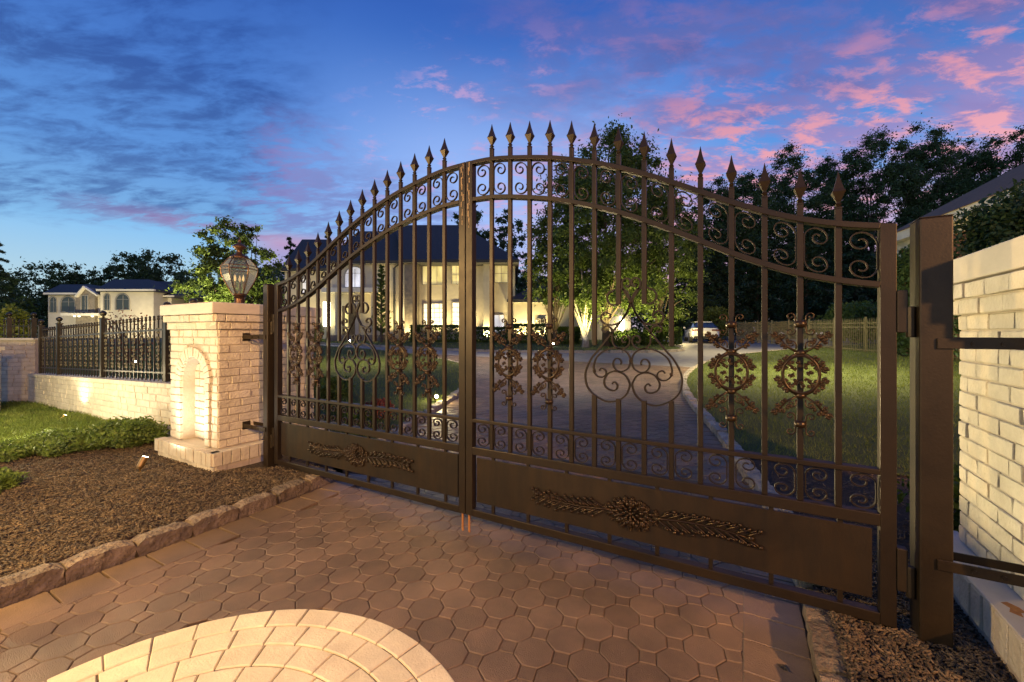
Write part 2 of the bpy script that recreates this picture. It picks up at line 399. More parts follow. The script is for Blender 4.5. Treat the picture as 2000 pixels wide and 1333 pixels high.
# cream fan circle
def fan():
    V = []; F = []; r = CR; k = 0
    while r > .12:
        w = .118; n = max(5, int(2 * math.pi * (r - w / 2) / .15)); off = random.random()
        for i in range(n):
            a0 = 2 * math.pi * (i + off) / n; a1 = 2 * math.pi * (i + 1 + off) / n; gp = .0028 / r
            a0 += gp + random.uniform(-.003, .003); a1 -= gp
            b = len(V); ro, ri = r - .0025, r - w + .0025; z = .012 + random.uniform(-.001, .0015)
            seg = 4; ring = [(ro, a0 + (a1 - a0) * t / seg) for t in range(seg + 1)] + [(ri, a1 - (a1 - a0) * t / seg) for t in range(seg + 1)]
            ca, cr = (a0 + a1) / 2, (ro + ri) / 2
            for lvl in range(3):
                for (rr, aa) in ring:
                    q = .95 if lvl == 2 else 1
                    aa2 = ca + (aa - ca) * (q if lvl == 2 else 1); rr2 = cr + (rr - cr) * (.9 if lvl == 2 else 1)
                    V.append((CC[0] + rr2 * math.cos(aa2), CC[1] + rr2 * math.sin(aa2), (0, z + .005, z + .010)[lvl]))
            m = len(ring)
            for l in range(2):
                for t in range(m):
                    t2 = (t + 1) % m; F.append((b + l * m + t2, b + l * m + t, b + (l + 1) * m + t, b + (l + 1) * m + t2))
            F.append(tuple(b + 2 * m + t for t in range(m))[::-1])
        r -= w; k += 1
    me = bpy.data.meshes.new('circle_paving'); me.from_pydata(V, [], [f[::-1] for f in F]); me.materials.append(M['cream']); me.update()
    tag(link('circle_paving', me), kind='structure')
    mb = MB(); mb.lathe([(CR, 0), (CR, .0135)], 64, (CC[0], CC[1], 0)); tag(mb.build('circle_paving_bed', M['joint']), kind='structure')
fan()
# kerb stones
def kerb(path, name, side, w=.13, h=.12, L=.30, lo=-99, hi=99, mat=None):
    path = [q for q in path if lo <= q[1] <= hi]
    pts = resample(path, L); mb = MB()
    for a, b in zip(pts[:-1], pts[1:]):
        d = (b - a) / np.linalg.norm(b - a); n = np.array([-d[1], d[0]])
        t0 = random.uniform(.015, .035); t1 = 1 - random.uniform(.015, .035)
        hh = h + random.uniform(-.012, .012); ww = w + random.uniform(-.012, .012)
        NX, NY, NZ = 7, 3, 4; b0 = len(mb.v); idx = {}
        zb = float(T(*((a + b) / 2)))
        for i in range(NX):
            for j in range(NY):
                for k in range(NZ):
                    if 0 < i < NX - 1 and 0 < j < NY - 1 and 0 < k < NZ - 1: continue
                    s_ = t0 + (t1 - t0) * i / (NX - 1); q = a + (b - a) * s_ + n * (j / (NY - 1) - .5) * ww
                    jj = .010
                    z = zb - .03 + (hh + .03) * k / (NZ - 1)
                    e = (.016 if i in (0, NX - 1) and k == NZ - 1 else 0) + (.01 if j in (0, NY - 1) and k == NZ - 1 else 0)
                    idx[i, j, k] = len(mb.v)
                    mb.v.append((q[0] + random.uniform(-jj, jj) * .7 * 1, q[1] + random.uniform(-jj, jj), z - e + random.uniform(-jj, jj) * .5))
        def quad(a_, b_, c_, d_): mb.f.append((idx[a_], idx[b_], idx[c_], idx[d_]))
        for i in range(NX - 1):
            for k in range(NZ - 1):
                quad((i, 0, k), (i + 1, 0, k), (i + 1, 0, k + 1), (i, 0, k + 1)); quad((i + 1, NY - 1, k), (i, NY - 1, k), (i, NY - 1, k + 1), (i + 1, NY - 1, k + 1))
            for j in range(NY - 1):
                quad((i, j, NZ - 1), (i + 1, j, NZ - 1), (i + 1, j + 1, NZ - 1), (i, j + 1, NZ - 1))
        for j in range(NY - 1):
            for k in range(NZ - 1):
                quad((0, j + 1, k), (0, j, k), (0, j, k + 1), (0, j + 1, k + 1)); quad((NX - 1, j, k), (NX - 1, j + 1, k), (NX - 1, j + 1, k + 1), (NX - 1, j, k + 1))
    return tag(mb.build(name, mat or M['kerb'], smooth=False), kind='structure')
M['kerbin'] = pm('inner_granite_kerb', (.42, .37, .28), (.24, .21, .17), 20, rough=.8, bump=.9, bscale=50, island=.15, bdist=.02)
kerb(LPs, 'kerb', -1, hi=.4); kerb(LPs, 'kerb', -1, lo=.4, hi=14, h=.1, mat=M['kerbin'])
kerb(RPs, 'kerb', 1, hi=.3); kerb(RPs, 'kerb', 1, lo=.3, hi=30, h=.12, mat=M['kerbin'])
kerb(smooth_path(IS[1:11]), 'kerb', 1, h=.13, L=.6, mat=M['kerbin'], w=.2)

# mulch beds outside the gate
def bedz(u, v):
    u = np.asarray(u, float); v = np.asarray(v, float)
    return .1 + .012 * np.sin(u * 3.1) * np.cos(v * 4.3) - .012 * np.clip(-u - 3.5, 0, 9)
leftbed = [(-1.70, -6), (-1.70, .05), (-1.9, .9), (-3.7, .9), (-3.7, .3), (-12, .3), (-14, -6)]
polysheet('mulch_bed_base', leftbed, bedz, M['mulchbase'], .15)
rightbed2 = [(2.05, -5), (2.05, .1), (2.0, .9), (2.75, .9), (4, .9), (5, -5)]
rbz = lambda u, v: .105 + .03 * np.clip((np.asarray(u) - 2.05) / .5, 0, 1) - .05 * sm((np.asarray(u) - 2.42) / .2) + .0 * np.asarray(v)
polysheet('mulch_bed_base', rightbed2, rbz, M['mulchbase'], .12)
grass_poly_left = [(-14, -6), (-6.6, -2.2), (-5.35, -1.2), (-5.25, -.75), (-4.95, -.35), (-4.25, -.05), (-3.95, .3), (-14, .3)]
polysheet('left_verge_bed', grass_poly_left, lambda u, v: bedz(u, v) + .012, M['grassbase'], .15)

def chips(name, poly, zf, n, label, Ls=(.015, .05), dens=None):
    xs = [q[0] for q in poly]; ys = [q[1] for q in poly]
    U = rng.uniform(min(xs), max(xs), n * 6); V = rng.uniform(min(ys), max(ys), n * 6); k = inpoly(U, V, poly)
    if dens is not None: k &= dens(U, V) > rng.uniform(0, 1, U.size)
    U, V = U[k][:n], V[k][:n]; n = len(U)
    Z = zf(U, V) + rng.uniform(0, .014, n)
    yaw = rng.uniform(0, 2 * np.pi, n); pit = rng.normal(0, .28, n)
    L = rng.uniform(*Ls, n) / 2 * (1 + (rng.random(n) < .06)); W = rng.uniform(.003, .007, n); H = rng.uniform(.001, .0025, n)
    d = np.stack([np.cos(yaw) * np.cos(pit), np.sin(yaw) * np.cos(pit), np.sin(pit)], 1)
    s = np.stack([-np.sin(yaw), np.cos(yaw), rng.normal(0, .35, n)], 1); s /= np.linalg.norm(s, axis=1, keepdims=True)
    t = np.cross(d, s); c = np.stack([U, V, Z], 1)
    P = []
    for (a, b, e) in ((-1, -.5, -1), (1, -.7, -1), (1, .5, -1), (-1, .8, -1), (-1, -.5, 1), (1, -.7, 1), (1, .5, 1), (-1, .8, 1)):
        P.append(c + d * (L * a)[:, None] + s * (W * b)[:, None] + t * (H * e)[:, None])
    P = np.stack(P, 1).reshape(-1, 3)
    base = np.arange(n)[:, None] * 8
    F = np.concatenate([base + np.array(f) for f in ((4, 5, 6, 7), (0, 1, 5, 4), (1, 2, 6, 5), (2, 3, 7, 6), (3, 0, 4, 7))])
    o = link(name, npmesh(name, P, F, M['mulch'])); tag(o, label, 'mulch', kind='stuff')
leftchips = [(-1.70, -2.6), (-1.70, .02), (-2.0, .3), (-2.6, -.3), (-3.9, -.3), (-3.9, .2), (-4.6, -.1), (-5.6, -.9), (-6.3, -1.9), (-5.8, -2.9), (-3.5, -3.2)]
chips('mulch', leftchips, bedz, 52000, 'brown shredded bark mulch in the bed in front of the niche pillar', Ls=(.008, .032))
rightchips = [(2.02, -1.3), (2.02, .75), (2.7, .75), (2.62, -1.3)]
chips('mulch', rightchips, lambda u, v: np.maximum(rbz(u, v), .1 + .025 * (u < 2.1)), 15000, 'reddish bark mulch heaped behind the right kerb by the gate post', Ls=(.01, .034))
chips('mulch', rightbed, lambda u, v: T(u, v) + .08, 5000, 'dark mulch bed behind the gate beside the right hand lawn', Ls=(.02, .06))
def blades(name, poly, zf, n, h, label, dens=None, w=.004, mat='grass'):
    xs = [q[0] for q in poly]; ys = [q[1] for q in poly]
    U = rng.uniform(min(xs), max(xs), n * 8); V = rng.uniform(min(ys), max(ys), n * 8); k = inpoly(U, V, poly)
    if dens is not None: k &= dens(U, V) > rng.uniform(0, 1, U.size)
    U, V = U[k][:n], V[k][:n]; n = len(U); Z = zf(U, V)
    d = np.hypot(U - 1.69, V + 2.38); sc = np.clip(d / 7, .8, 4)
    a = rng.uniform(0, 2 * np.pi, n); hh = h * rng.uniform(.5, 1.2, n); ww = w * sc
    c = np.stack([U, V, Z], 1); s = np.stack([np.cos(a), np.sin(a), 0 * a], 1) * ww[:, None]
    le = rng.normal(0, .45, (n, 2)) * hh[:, None]
    tip = c + np.stack([le[:, 0], le[:, 1], hh], 1)
    P = np.stack([c - s, c + s, tip], 1).reshape(-1, 3); F = np.arange(3 * n).reshape(-1, 3)
    tag(link(name, npmesh(name, P, F, M[mat])), label, 'grass', kind='stuff')
vis = lambda u, v: np.clip(9 / (np.hypot(u - 1.69, v + 2.38) ** 1.5 + .1), 0.02, 1) * (np.hypot(u - 1.69, v + 2.38) < 45)
blades('grass', [q for q in rightlawn if q[1] < 31] + [], lambda u, v: T(u, v) + .08, 95000, .06, 'mown lawn beyond the right kerb in front of the iron fence', vis)
blades('grass', leftlawn, lambda u, v: T(u, v) + .08, 50000, .06, 'mown lawn behind the left gate leaf', vis)
blades('grass', IS, lambda u, v: T(u, v) + .09, 20000, .07, 'strip of lawn round the island trees in front of the mansion', None, w=.008)
blades('grass', grass_poly_left, lambda u, v: bedz(u, v) + .01, 70000, .06, 'bright green verge below the low brick wall', vis)

# ---------------------------------------------------------------- brickwork
def bricks(mb, o, du, n, W, H, course=.078, L=.205, d=.010, gap=.009, z0=0, keep=None, jit=.002, soldier=False, off=0):
    o, du, n = Vector(o), Vector(du), Vector(n); up = Vector((0, 0, 1))
    nc = max(1, round(H / course)); ch = H / nc
    for c in range(nc):
        za, zb = c * ch + gap / 2, (c + 1) * ch - gap / 2
        x = -L / 2 * ((c + off) % 2) - random.uniform(0, .02)
        while x < W:
            l = L * random.uniform(.93, 1.07) * (.5 if random.random() < .10 else 1)
            xa, xb = max(0, x + gap / 2), min(W, x + l - gap / 2); x += l
            spans = [(xa, xb)] if xb - xa > .012 else []
            if keep: spans = [q for s_ in spans for q in keep(s_[0], s_[1], (za + zb) / 2)]
            for (a, b) in spans:
                if b - a < .012: continue
                dd = d + random.uniform(-.004, .003); j = lambda: random.uniform(-jit, jit); i_ = len(mb.v); e = .004
                for (x_, z_, q) in ((a, za, -.012), (b, za, -.012), (b, zb, -.012), (a, zb, -.012), (a, za, dd - .004), (b, za, dd - .004), (b, zb, dd - .004), (a, zb, dd - .004),
                                    (a + e, za + e, dd), (b - e, za + e, dd), (b - e, zb - e, dd), (a + e, zb - e, dd)):
                    mb.v.append(tuple(o + du * (x_ + j()) + up * (z_ + j()) + n * (q + j() * .8)))
                for l_ in range(2):
                    for k in range(4):
                        k2 = (k + 1) % 4; mb.f.append((i_ + l_ * 4 + k, i_ + l_ * 4 + k2, i_ + l_ * 4 + 4 + k2, i_ + l_ * 4 + 4 + k))
                mb.f.append((i_ + 8, i_ + 9, i_ + 10, i_ + 11))
def box_bricks(mb, x0, y0, x1, y1, z0, z1, faces='fblr', keep=None, **k):
    if 'f' in faces: bricks(mb, (x0, y0, z0), (1, 0, 0), (0, -1, 0), x1 - x0, z1 - z0, keep=keep, **k)
    if 'r' in faces: bricks(mb, (x1, y0, z0), (0, 1, 0), (1, 0, 0), y1 - y0, z1 - z0, off=1, **k)
    if 'b' in faces: bricks(mb, (x1, y1, z0), (-1, 0, 0), (0, 1, 0), x1 - x0, z1 - z0, **k)
    if 'l' in faces: bricks(mb, (x0, y1, z0), (0, -1, 0), (-1, 0, 0), y1 - y0, z1 - z0, off=1, **k)

# left pillar with niche
def left_pillar():
    x0, x1, y0, y1 = -3.72, -2.75, -.29, .72; zl, zt = .28, 1.58
    r = empty('brick_pillar', ((x0 + x1) / 2, (y0 + y1) / 2, 0), 'white painted brick pillar with an arched niche and a lantern on its cap', 'pillar', 'gate pillars')
    og = r.location
    cx, hw, zs = -3.21, .25, .90
    core = MB(); q = .002; nd = .12
    poly = [(x0, 0), (x1, 0), (x1, zt), (x0, zt)]
    core.box((x0, y0 + nd, 0), (x1, y1, zt))
    core.box((x0, y0, 0), (cx - hw, y0 + nd, zt)); core.box((cx + hw, y0, 0), (x1, y0 + nd, zt)); core.box((cx - hw, y0, 0), (cx + hw, y0 + nd, zl - .01))
    ap = [(cx - hw, zt), (cx - hw, zs)] + [(cx - hw * math.cos(a), zs + hw * math.sin(a)) for a in np.linspace(0, math.pi, 17)[1:-1]] + [(cx + hw, zs), (cx + hw, zt)]
    core.prism(ap, y0, y0 + nd)
    sh = core.build('shaft', M['brickcore'], r, org=og)
    mb = MB()
    def keep(a, b, z):
        zz = z + zl; R_ = .365; h = 0
        if zz < zs: h = hw + .09 if False else .345
        elif zz < zs + R_: h = math.sqrt(R_ * R_ - (zz - zs) ** 2)
        if h <= 0: return [(a, b)]
        L_, R2 = cx - h - x0, cx + h - x0; out = []
        if a < L_: out.append((a, min(b, L_)))
        if b > R2: out.append((max(a, R2), b))
        return out
    box_bricks(mb, x0, y0, x1, y1, zl, 1.43, 'frl', keep=keep)
    box_bricks(mb, x0 - .012, y0 - .012, x1 + .012, y1 + .012, 1.43, 1.505, 'frl', d=.02)
    box_bricks(mb, x0 - .045, y0 - .045, x1 + .03, y1 + .03, 1.505, 1.58, 'frl', d=.02)
    # niche back
    bricks(mb, (cx - hw, y0 + nd - .006, zl), (1, 0, 0), (0, -1, 0), 2 * hw, zs + hw - zl, jit=.001, d=.008)
    mb.build('brick_courses', M['brickpaint'], sh, org=og)
    core2 = MB(); core2.box((x0 - .03, y0 - .03, 1.432), (x1 + .02, y1 + .02, 1.578)); core2.build('corbel', M['brickcore'], r, org=og)
    # arch ring and jamb headers
    a_ = MB()
    nv = 17
    for i in range(nv):
        t0 = math.pi * i / nv + .012; t1 = math.pi * (i + 1) / nv - .012; ri, ro = hw + .004, .355 + random.uniform(-.006, .006)
        a_.prism([(cx - ri * math.cos(t0), zs + ri * math.sin(t0)), (cx - ri * math.cos(t1), zs + ri * math.sin(t1)), (cx - ro * math.cos(t1), zs + ro * math.sin(t1)), (cx - ro * math.cos(t0), zs + ro * math.sin(t0))],
                 y0 - .03 + random.uniform(-.003, .003), y0 + .05)
    z = zl
    while z < zs - .02:
        for s_ in (-1, 1):
            a_.box((cx + s_ * (hw + .004), y0 - .03 + random.uniform(-.003, .003), z + .004), (cx + s_ * .335, y0 + .05, z + .074))
        z += .078
    a_.build('niche_arch', M['brickpaint'], r, org=og, bevel=.004)
    pl = MB(); X0, X1, Y0, Y1 = x0 - .04, x1 + .15, y0 - .12, y1 + .1
    pl.box((X0 + .012, Y0 + .012, -.05), (X1 - .012, Y1 - .012, zl - .006))
    pb = pl.build('plinth', M['brickcore'], r, org=og)
    m2 = MB()
    for (o, du, n, W) in (((X0, Y0, .16), (1, 0, 0), (0, -1, 0), X1 - X0), ((X1, Y0, .16), (0, 1, 0), (1, 0, 0), Y1 - Y0)):
        x = 0; o = Vector(o); du = Vector(du); n = Vector(n)
        while x < W - .01:
            l = min(.082 * random.uniform(.9, 1.1), W - x)
            m2.obox(o + du * (x + l / 2) + n * (-.03 + random.uniform(-.003, .003)) + Vector((0, 0, .06)), du * (l / 2 - .004), n * .045, Vector((0, 0, .061)))
            x += l
    bricks(m2, (X0 + .03, Y0 + .02, 0), (1, 0, 0), (0, -1, 0), X1 - X0 - .05, .155); bricks(m2, (X1 - .02, Y0 + .03, 0), (0, 1, 0), (1, 0, 0), Y1 - Y0 - .05, .155)
    m2.build('plinth_bricks', M['brickpaint'], pb, org=og, bevel=.003)
    cp = MB(); cp.box((x0 - .07, y0 - .08, 1.582), (x1 + .055, y1 + .07, 1.692)); cp.build('cap', M['cap'], r, org=og, bevel=.008)
left_pillar()
def right_pillar():
    x0, x1, y0, y1 = 2.68, 3.66, -.29, .72; zl, zt = .30, 1.655
    r = empty('brick_pillar', ((x0 + x1) / 2, (y0 + y1) / 2, 0), 'painted brick pillar cut by the right edge of the photo behind the gate post', 'pillar', 'gate pillars'); og = r.location
    core = MB(); core.box((x0, y0, 0), (x1, y1, zt)); sh = core.build('shaft', M['brickcore'], r, org=og)
    mb = MB(); box_bricks(mb, x0, y0, x1, y1, zl, 1.49, 'fl')
    box_bricks(mb, x0 - .015, y0 - .015, x1, y1 + .012, 1.49, 1.57, 'fl', d=.02)
    box_bricks(mb, x0 - .03, y0 - .04, x1, y1 + .03, 1.57, 1.652, 'fl', d=.02)
    mb.build('brick_courses', M['brickpaint'], sh, org=og)
    c2 = MB(); c2.box((x0 - .02, y0 - .02, 1.492), (x1 + .01, y1 + .02, 1.653)); c2.build('corbel', M['brickcore'], r, org=og)
    pl = MB(); pl.box((2.56, y0 - .11, -.05), (x1 + .1, y1 + .1, zl - .012)); pb = pl.build('plinth', M['brickcore'], r, org=og)
    m2 = MB(); bricks(m2, (2.56, y1 + .1, .14), (0, -1, 0), (-1, 0, 0), y1 - y0 + .2, zl - .145, course=.16, L=.1, d=.012)
    bricks(m2, (2.575, y1 + .1, -.02), (0, -1, 0), (-1, 0, 0), y1 - y0 + .2, .155, d=.006)
    m2.build('plinth_bricks', M['brickpaint'], pb, org=og)
    lg = MB(); lg.box((2.548, y0 - .12, zl - .010), (x0 + .02, y1 + .11, zl + .004)); lg.build('ledge', M['cap'], r, org=og, bevel=.004)
    cp = MB(); cp.box((x0 - .05, y0 - .07, 1.657), (x1 + .07, y1 + .06, 1.785)); cp.build('cap', M['cap'], r, org=og, bevel=.008)
right_pillar()
# low wall and taller wall with iron fence
WT = lambda u: .594 + (u + 10.49) / 6.74 * .186
def low_wall():
    r = empty('brick_wall', (-7.2, .1, 0), 'long low cream brick wall below the iron fence panels', 'wall'); og = r.location
    c = MB(); v0 = .06
    c.add([(-10.7, v0, -.1), (-3.73, v0, -.1), (-3.73, v0 + .24, -.1), (-10.7, v0 + .24, -.1), (-10.7, v0, WT(-10.7) - .06), (-3.73, v0, WT(-3.73) - .06), (-3.73, v0 + .24, WT(-3.73) - .06), (-10.7, v0 + .24, WT(-10.7) - .06)],
          [(0, 3, 2, 1), (4, 5, 6, 7), (0, 1, 5, 4), (1, 2, 6, 5), (2, 3, 7, 6), (3, 0, 4, 7)])
    b = c.build('wall_core', M['brickcore'], r, org=og)
    m = MB(); bricks(m, (-10.7, v0, -.06), (1, 0, 0), (0, -1, 0), 6.97, .60 + .03, course=.079, d=.008)
    m.xf(lambda q: (q[0], q[1], -.06 + (q[2] + .06) * (WT(q[0]) - .004) / .63)); m.build('brick_courses', M['brickpaint'], b, org=og)
    m = MB()
    for i in range(34):
        a = -10.7 + i * .205; e = min(a + .205, -3.73)
        m.add([(a + .003, v0 - .02, WT(a) - .058), (e - .003, v0 - .02, WT(e) - .058), (e - .003, v0 + .26, WT(e) - .058), (a + .003, v0 + .26, WT(a) - .058), (a + .003, v0 - .02, WT(a)), (e - .003, v0 - .02, WT(e)), (e - .003, v0 + .26, WT(e)), (a + .003, v0 + .26, WT(a))],
              [(0, 3, 2, 1), (4, 5, 6, 7), (0, 1, 5, 4), (1, 2, 6, 5), (2, 3, 7, 6), (3, 0, 4, 7)])
    m.build('coping', M['brickpaint'], r, org=og, bevel=.006)
low_wall()
def tall_wall():
    A = at(68, 650, 8.3); Bq = at(-70, 650, 8.1); d = (Bq - A); d.z = 0; L = d.length; d.normalize(); n = Vector((-d.y, d.x, 0)) * 1.0
    if n.dot(Vector((1.69, -2.38, 0)) - A) < 0: n = -n
    A.z = 0
    r = empty('brick_wall', A, 'taller cream brick wall meeting the low wall at the far left', 'wall')
    c = MB(); c.obox(A + d * L / 2 - n * .12 + Vector((0, 0, .57)), d * (L / 2), n * .12, Vector((0, 0, .68))); b = c.build('wall_core', M['brickcore'], r, org=A)
    m = MB(); bricks(m, A + d * L - Vector((0, 0, .08)), -d, n, L, 1.3, course=.079, d=.008); m.build('brick_courses', M['brickpaint'], b, org=A)
    m = MB(); m.obox(A + d * L / 2 - n * .1 + Vector((0, 0, 1.272)), d * (L / 2 + .03), n * .17, Vector((0, 0, .02))); m.build('coping', M['cap'], r, org=A)
    P = at(-130, 650, 7.0); Q = at(-24, 650, 6.9); P.z = Q.z = 0; e = (P - Q).normalized()
    r2 = empty('brick_pillar', Q, 'sliver of a pale brick pillar at the left frame edge before the taller wall', 'pillar')
    m = MB(); m.obox((P + Q) / 2 + Vector((0, 0, .53)), e * (P - Q).length / 2, n * .2, Vector((0, 0, .58))); s_ = m.build('shaft', M['brickcore'], r2, org=Q)
    m = MB(); bricks(m, P + n * .2 + Vector((0, 0, -.02)), -e, n, (P - Q).length, 1.1, d=.01); m.build('brick_courses', M['brickpaint'], s_, org=Q)
    m = MB(); m.obox((P + Q) / 2 + Vector((0, 0, 1.13)), e * ((P - Q).length / 2 + .04), n * .24, Vector((0, 0, .03))); m.build('cap', M['cap'], r2, org=Q)
    return A - n * .12, d, L
TWA, TWd, TWL = tall_wall()

def spiral(cx, cz, R0, R1, a0, turns, sgn=1, n=18):
    out = []
    for i in range(n + 1):
        t = i / n; r = R0 + (R1 - R0) * t ** .8; a = a0 + sgn * turns * 2 * math.pi * t
        out.append((cx + r * math.cos(a), cz + r * math.sin(a)))
    return out
def cscroll(w, h, flip=1, sh=0.0):
    # back bar on +x, curls towards -x; R fills the half width
    Rr = w / 2 * .92; Rr = min(Rr, h / 4)
    zc = h / 2 - Rr; xs = w / 2 - Rr - .002
    up = spiral(xs, zc, Rr, Rr * .22, 0, 1.35, 1, 22)
    if w / 2 * .92 > Rr:
        k = (w * .92) / (2 * Rr); up = [(w / 2 - .002 - (w / 2 - .002 - x) * k, z) for x, z in up]
    pts = [(x, -z) for x, z in up[::-1]] + up
    return [(x * flip, z + sh * x * flip) for x, z in pts]

def lobed(m, c, ang, L, y=-.0, w=.012):
    # an oak-like cast leaf: mid lobe and side lobes, pointing along ang in the x-z plane
    d = Vector((math.cos(ang), 0, math.sin(ang))); s_ = Vector((-d.z, 0, d.x)); c = Vector(c) + Vector((0, y, 0))
    m.blob(c + d * L * .5, d * L * .5, s_ * w * .8, Vector((0, .007, 0)), n=6, m=3, jit=.15)
    for t, q in ((.35, 1), (.6, .9), (.85, .7)):
        for g_ in (-1, 1):
            dd = (d * .6 + s_ * g_ * .9).normalized(); ss = Vector((-dd.z, 0, dd.x))
            m.blob(c + d * L * t + dd * w * q, dd * w * q, ss * w * .5, Vector((0, random.uniform(.006, .011), 0)), n=6, m=3, jit=.2)
fence_proto = {}
def fence_orn():
    M['scrollwork'] = pm('lit_scrollwork_iron', (.17, .135, .07), (.06, .05, .03), 25, rough=.4, metal=.3)  # lighter than the fence iron: golden lamp light put into the colour
    m = MB(); random.seed(3)
    for k in range(5):
        z = -.24 + k * .12
        for s_ in (-1, 1):
            m.ribbon([(s_ * x, z + zz) for x, zz in spiral(.022, 0, .024, .006, math.pi, 1.2, 1 if k % 2 else -1, 10)], .006, .012)
            q = random.uniform(-.012, .012); lobed(m, (s_ * .012, -.003, z + .045 + q), (.5 if s_ > 0 else math.pi - .5) + q * 30, .034, 0, .008)
            lobed(m, (s_ * .04, -.003, z + .02 - q), (1.9 if s_ > 0 else 1.24), .026, 0, .006)
    return m.mesh('scrollwork', M['scrollwork'], True)
def iron_fence():
    r = empty('iron_fence', (-7.2, .18, .7), 'black ornamental iron fence with ball topped posts on the low brick wall', 'fence'); og = r.location
    posts = [-10.47, -9.4, -7.286, -5.06, -4.35]
    pm_ = MB(); pm_.box((-.035, -.035, 0), (.035, .035, .93)); pm_.box((-.045, -.045, .93), (.045, .045, .95)); pme = pm_.mesh('fence_post', M['blackiron'])
    bm_ = MB(); bm_.lathe([(.012, 0), (.03, .01), (.014, .025), (.03, .04), (.045, .065), (.045, .085), (.03, .108), (.005, .12)], 12); bme = bm_.mesh('ball_finial', M['blackiron'], True)
    for u in posts:
        q = link('fence_post', pme, r, (u - og.x, 0, WT(u) - og.z)); link('ball_finial', bme, q, (0, 0, .95))
    pk = MB(); pk.box((-.008, -.008, 0), (.008, .008, .80)); pk.lathe([(.006, .8), (.014, .81), (.006, .82), (.018, .845), (.012, .875), (.018, .885), (.004, .90)], 8); pke = pk.mesh('picket', M['blackiron'])
    oe = fence_orn()
    bays = list(zip(posts[:-1], posts[1:])) + [(-4.35, -3.73)]
    for a, b in bays:
        n = max(3, round((b - a) / .128))
        for k in range(1, n):
            u = a + (b - a) * k / n
            link('picket', pke, r, (u - og.x, 0, WT(u) - og.z))
            if k % 2 == 1: link('scrollwork', oe, r, (u - og.x, -.004, WT(u) + .42 - og.z))
        for zr in (.115, .7):
            m = MB(); m.bar((a + .035, .18, WT(a) + zr), (b - .035, .18, WT(b) + zr), .028, .022); m.build('rail', M['blackiron'], r, org=og)
    # fence on the taller wall
    r2 = empty('iron_fence', TWA + Vector((0, 0, 1.29)), 'short black iron fence on the taller wall at the left edge', 'fence')
    base = Vector((0, 0, 0)); nb = 14; L = TWL
    for k in range(nb):
        p_ = TWd * (L * (k + .4) / nb); 
        if k % 5 == 1:
            q = link('fence_post', pme, r2, p_ + Vector((0, 0, -.55))); link('ball_finial', bme, q, (0, 0, .95))
        else:
            q = link('picket', pke, r2, p_ + Vector((0, 0, -.52)))
    for zz in (.06, .24):
        m = MB(); m.bar(Vector((0, 0, zz)), TWd * L + Vector((0, 0, zz)), .02, .02); m.build('rail', M['blackiron'], r2)
iron_fence()

# ---------------------------------------------------------------- the gate
GX = -.018
RAIL = [(0, 2.590), (.054, 2.588), (.2, 2.585), (.344, 2.562), (.49, 2.534), (.635, 2.503), (.78, 2.462), (.925, 2.412), (1.065, 2.358), (1.21, 2.292), (1.355, 2.220), (1.50, 2.142), (1.64, 2.066),
        (1.785, 1.998), (1.92, 1.944), (2.07, 1.902), (2.2, 1.878), (2.262, 1.868)]
def railz(x): return float(np.interp(x, [q[0] for q in RAIL], [q[1] for q in RAIL]))
_xs = np.linspace(0, 2.262, 60); _z = np.array([railz(x) for x in _xs])
for _ in range(3): _z[1:-1] = (_z[:-2] + 2 * _z[1:-1] + _z[2:]) / 4
def railz(x): return float(np.interp(x, _xs, _z))
LW = 2.262
TEAR = [(0, 1.695), (.02, 1.70), (.028, 1.685), (.018, 1.672)]
TEARc = [(.03, 1.672), (.022, 1.66), (.008, 1.668), (.004, 1.69), (.02, 1.708), (.045, 1.70), (.052, 1.67), (.035, 1.63), (.008, 1.585), (.003, 1.565), (.015, 1.529), (.045, 1.483), (.094, 1.417), (.141, 1.358), (.188, 1.3), (.225, 1.257), (.252, 1.21), (.268, 1.167), (.27, 1.129),
         (.261, 1.085), (.237, 1.05), (.2, 1.022), (.137, .998), (.073, 1.01), (.028, 1.045), (.009, 1.09), (.009, 1.115), (.029, 1.152), (.056, 1.17), (.084, 1.177), (.112, 1.172), (.135, 1.158), (.152, 1.13), (.155, 1.105), (.143, 1.08), (.116, 1.066), (.092, 1.067), (.079, 1.08), (.078, 1.1), (.095, 1.115), (.108, 1.103)]
INN = [(.184, 1.176), (.176, 1.188), (.165, 1.19), (.148, 1.18), (.143, 1.158), (.158, 1.142), (.175, 1.138), (.195, 1.143), (.212, 1.16), (.218, 1.18), (.218, 1.205), (.2, 1.255), (.158, 1.29), (.105, 1.309), (.051, 1.304), (.018, 1.281), (.004, 1.245), (.013, 1.202), (.035, 1.183), (.06, 1.176), (.083, 1.184), (.1, 1.206), (.1, 1.232), (.085, 1.25), (.065, 1.248), (.055, 1.232), (.058, 1.217)]
LOW = [(.137, 1.407), (.153, 1.402), (.167, 1.417), (.155, 1.434), (.132, 1.437), (.113, 1.422), (.108, 1.387), (.106, 1.348), (.094, 1.323), (.069, 1.31), (.035, 1.311), (.012, 1.331), (.006, 1.357), (.02, 1.379), (.038, 1.38), (.05, 1.362), (.045, 1.345), (.028, 1.347)]
MID = [(.075, 1.612), (.063, 1.598), (.067, 1.575), (.094, 1.559), (.122, 1.568), (.139, 1.599), (.127, 1.63), (.094, 1.648), (.06, 1.65), (.03, 1.639), (.012, 1.61), (.005, 1.585), (.012, 1.544), (.035, 1.493), (.069, 1.457), (.108, 1.444), (.151, 1.451), (.174, 1.475), (.169, 1.505), (.146, 1.518), (.122, 1.506), (.12, 1.488), (.137, 1.483)]
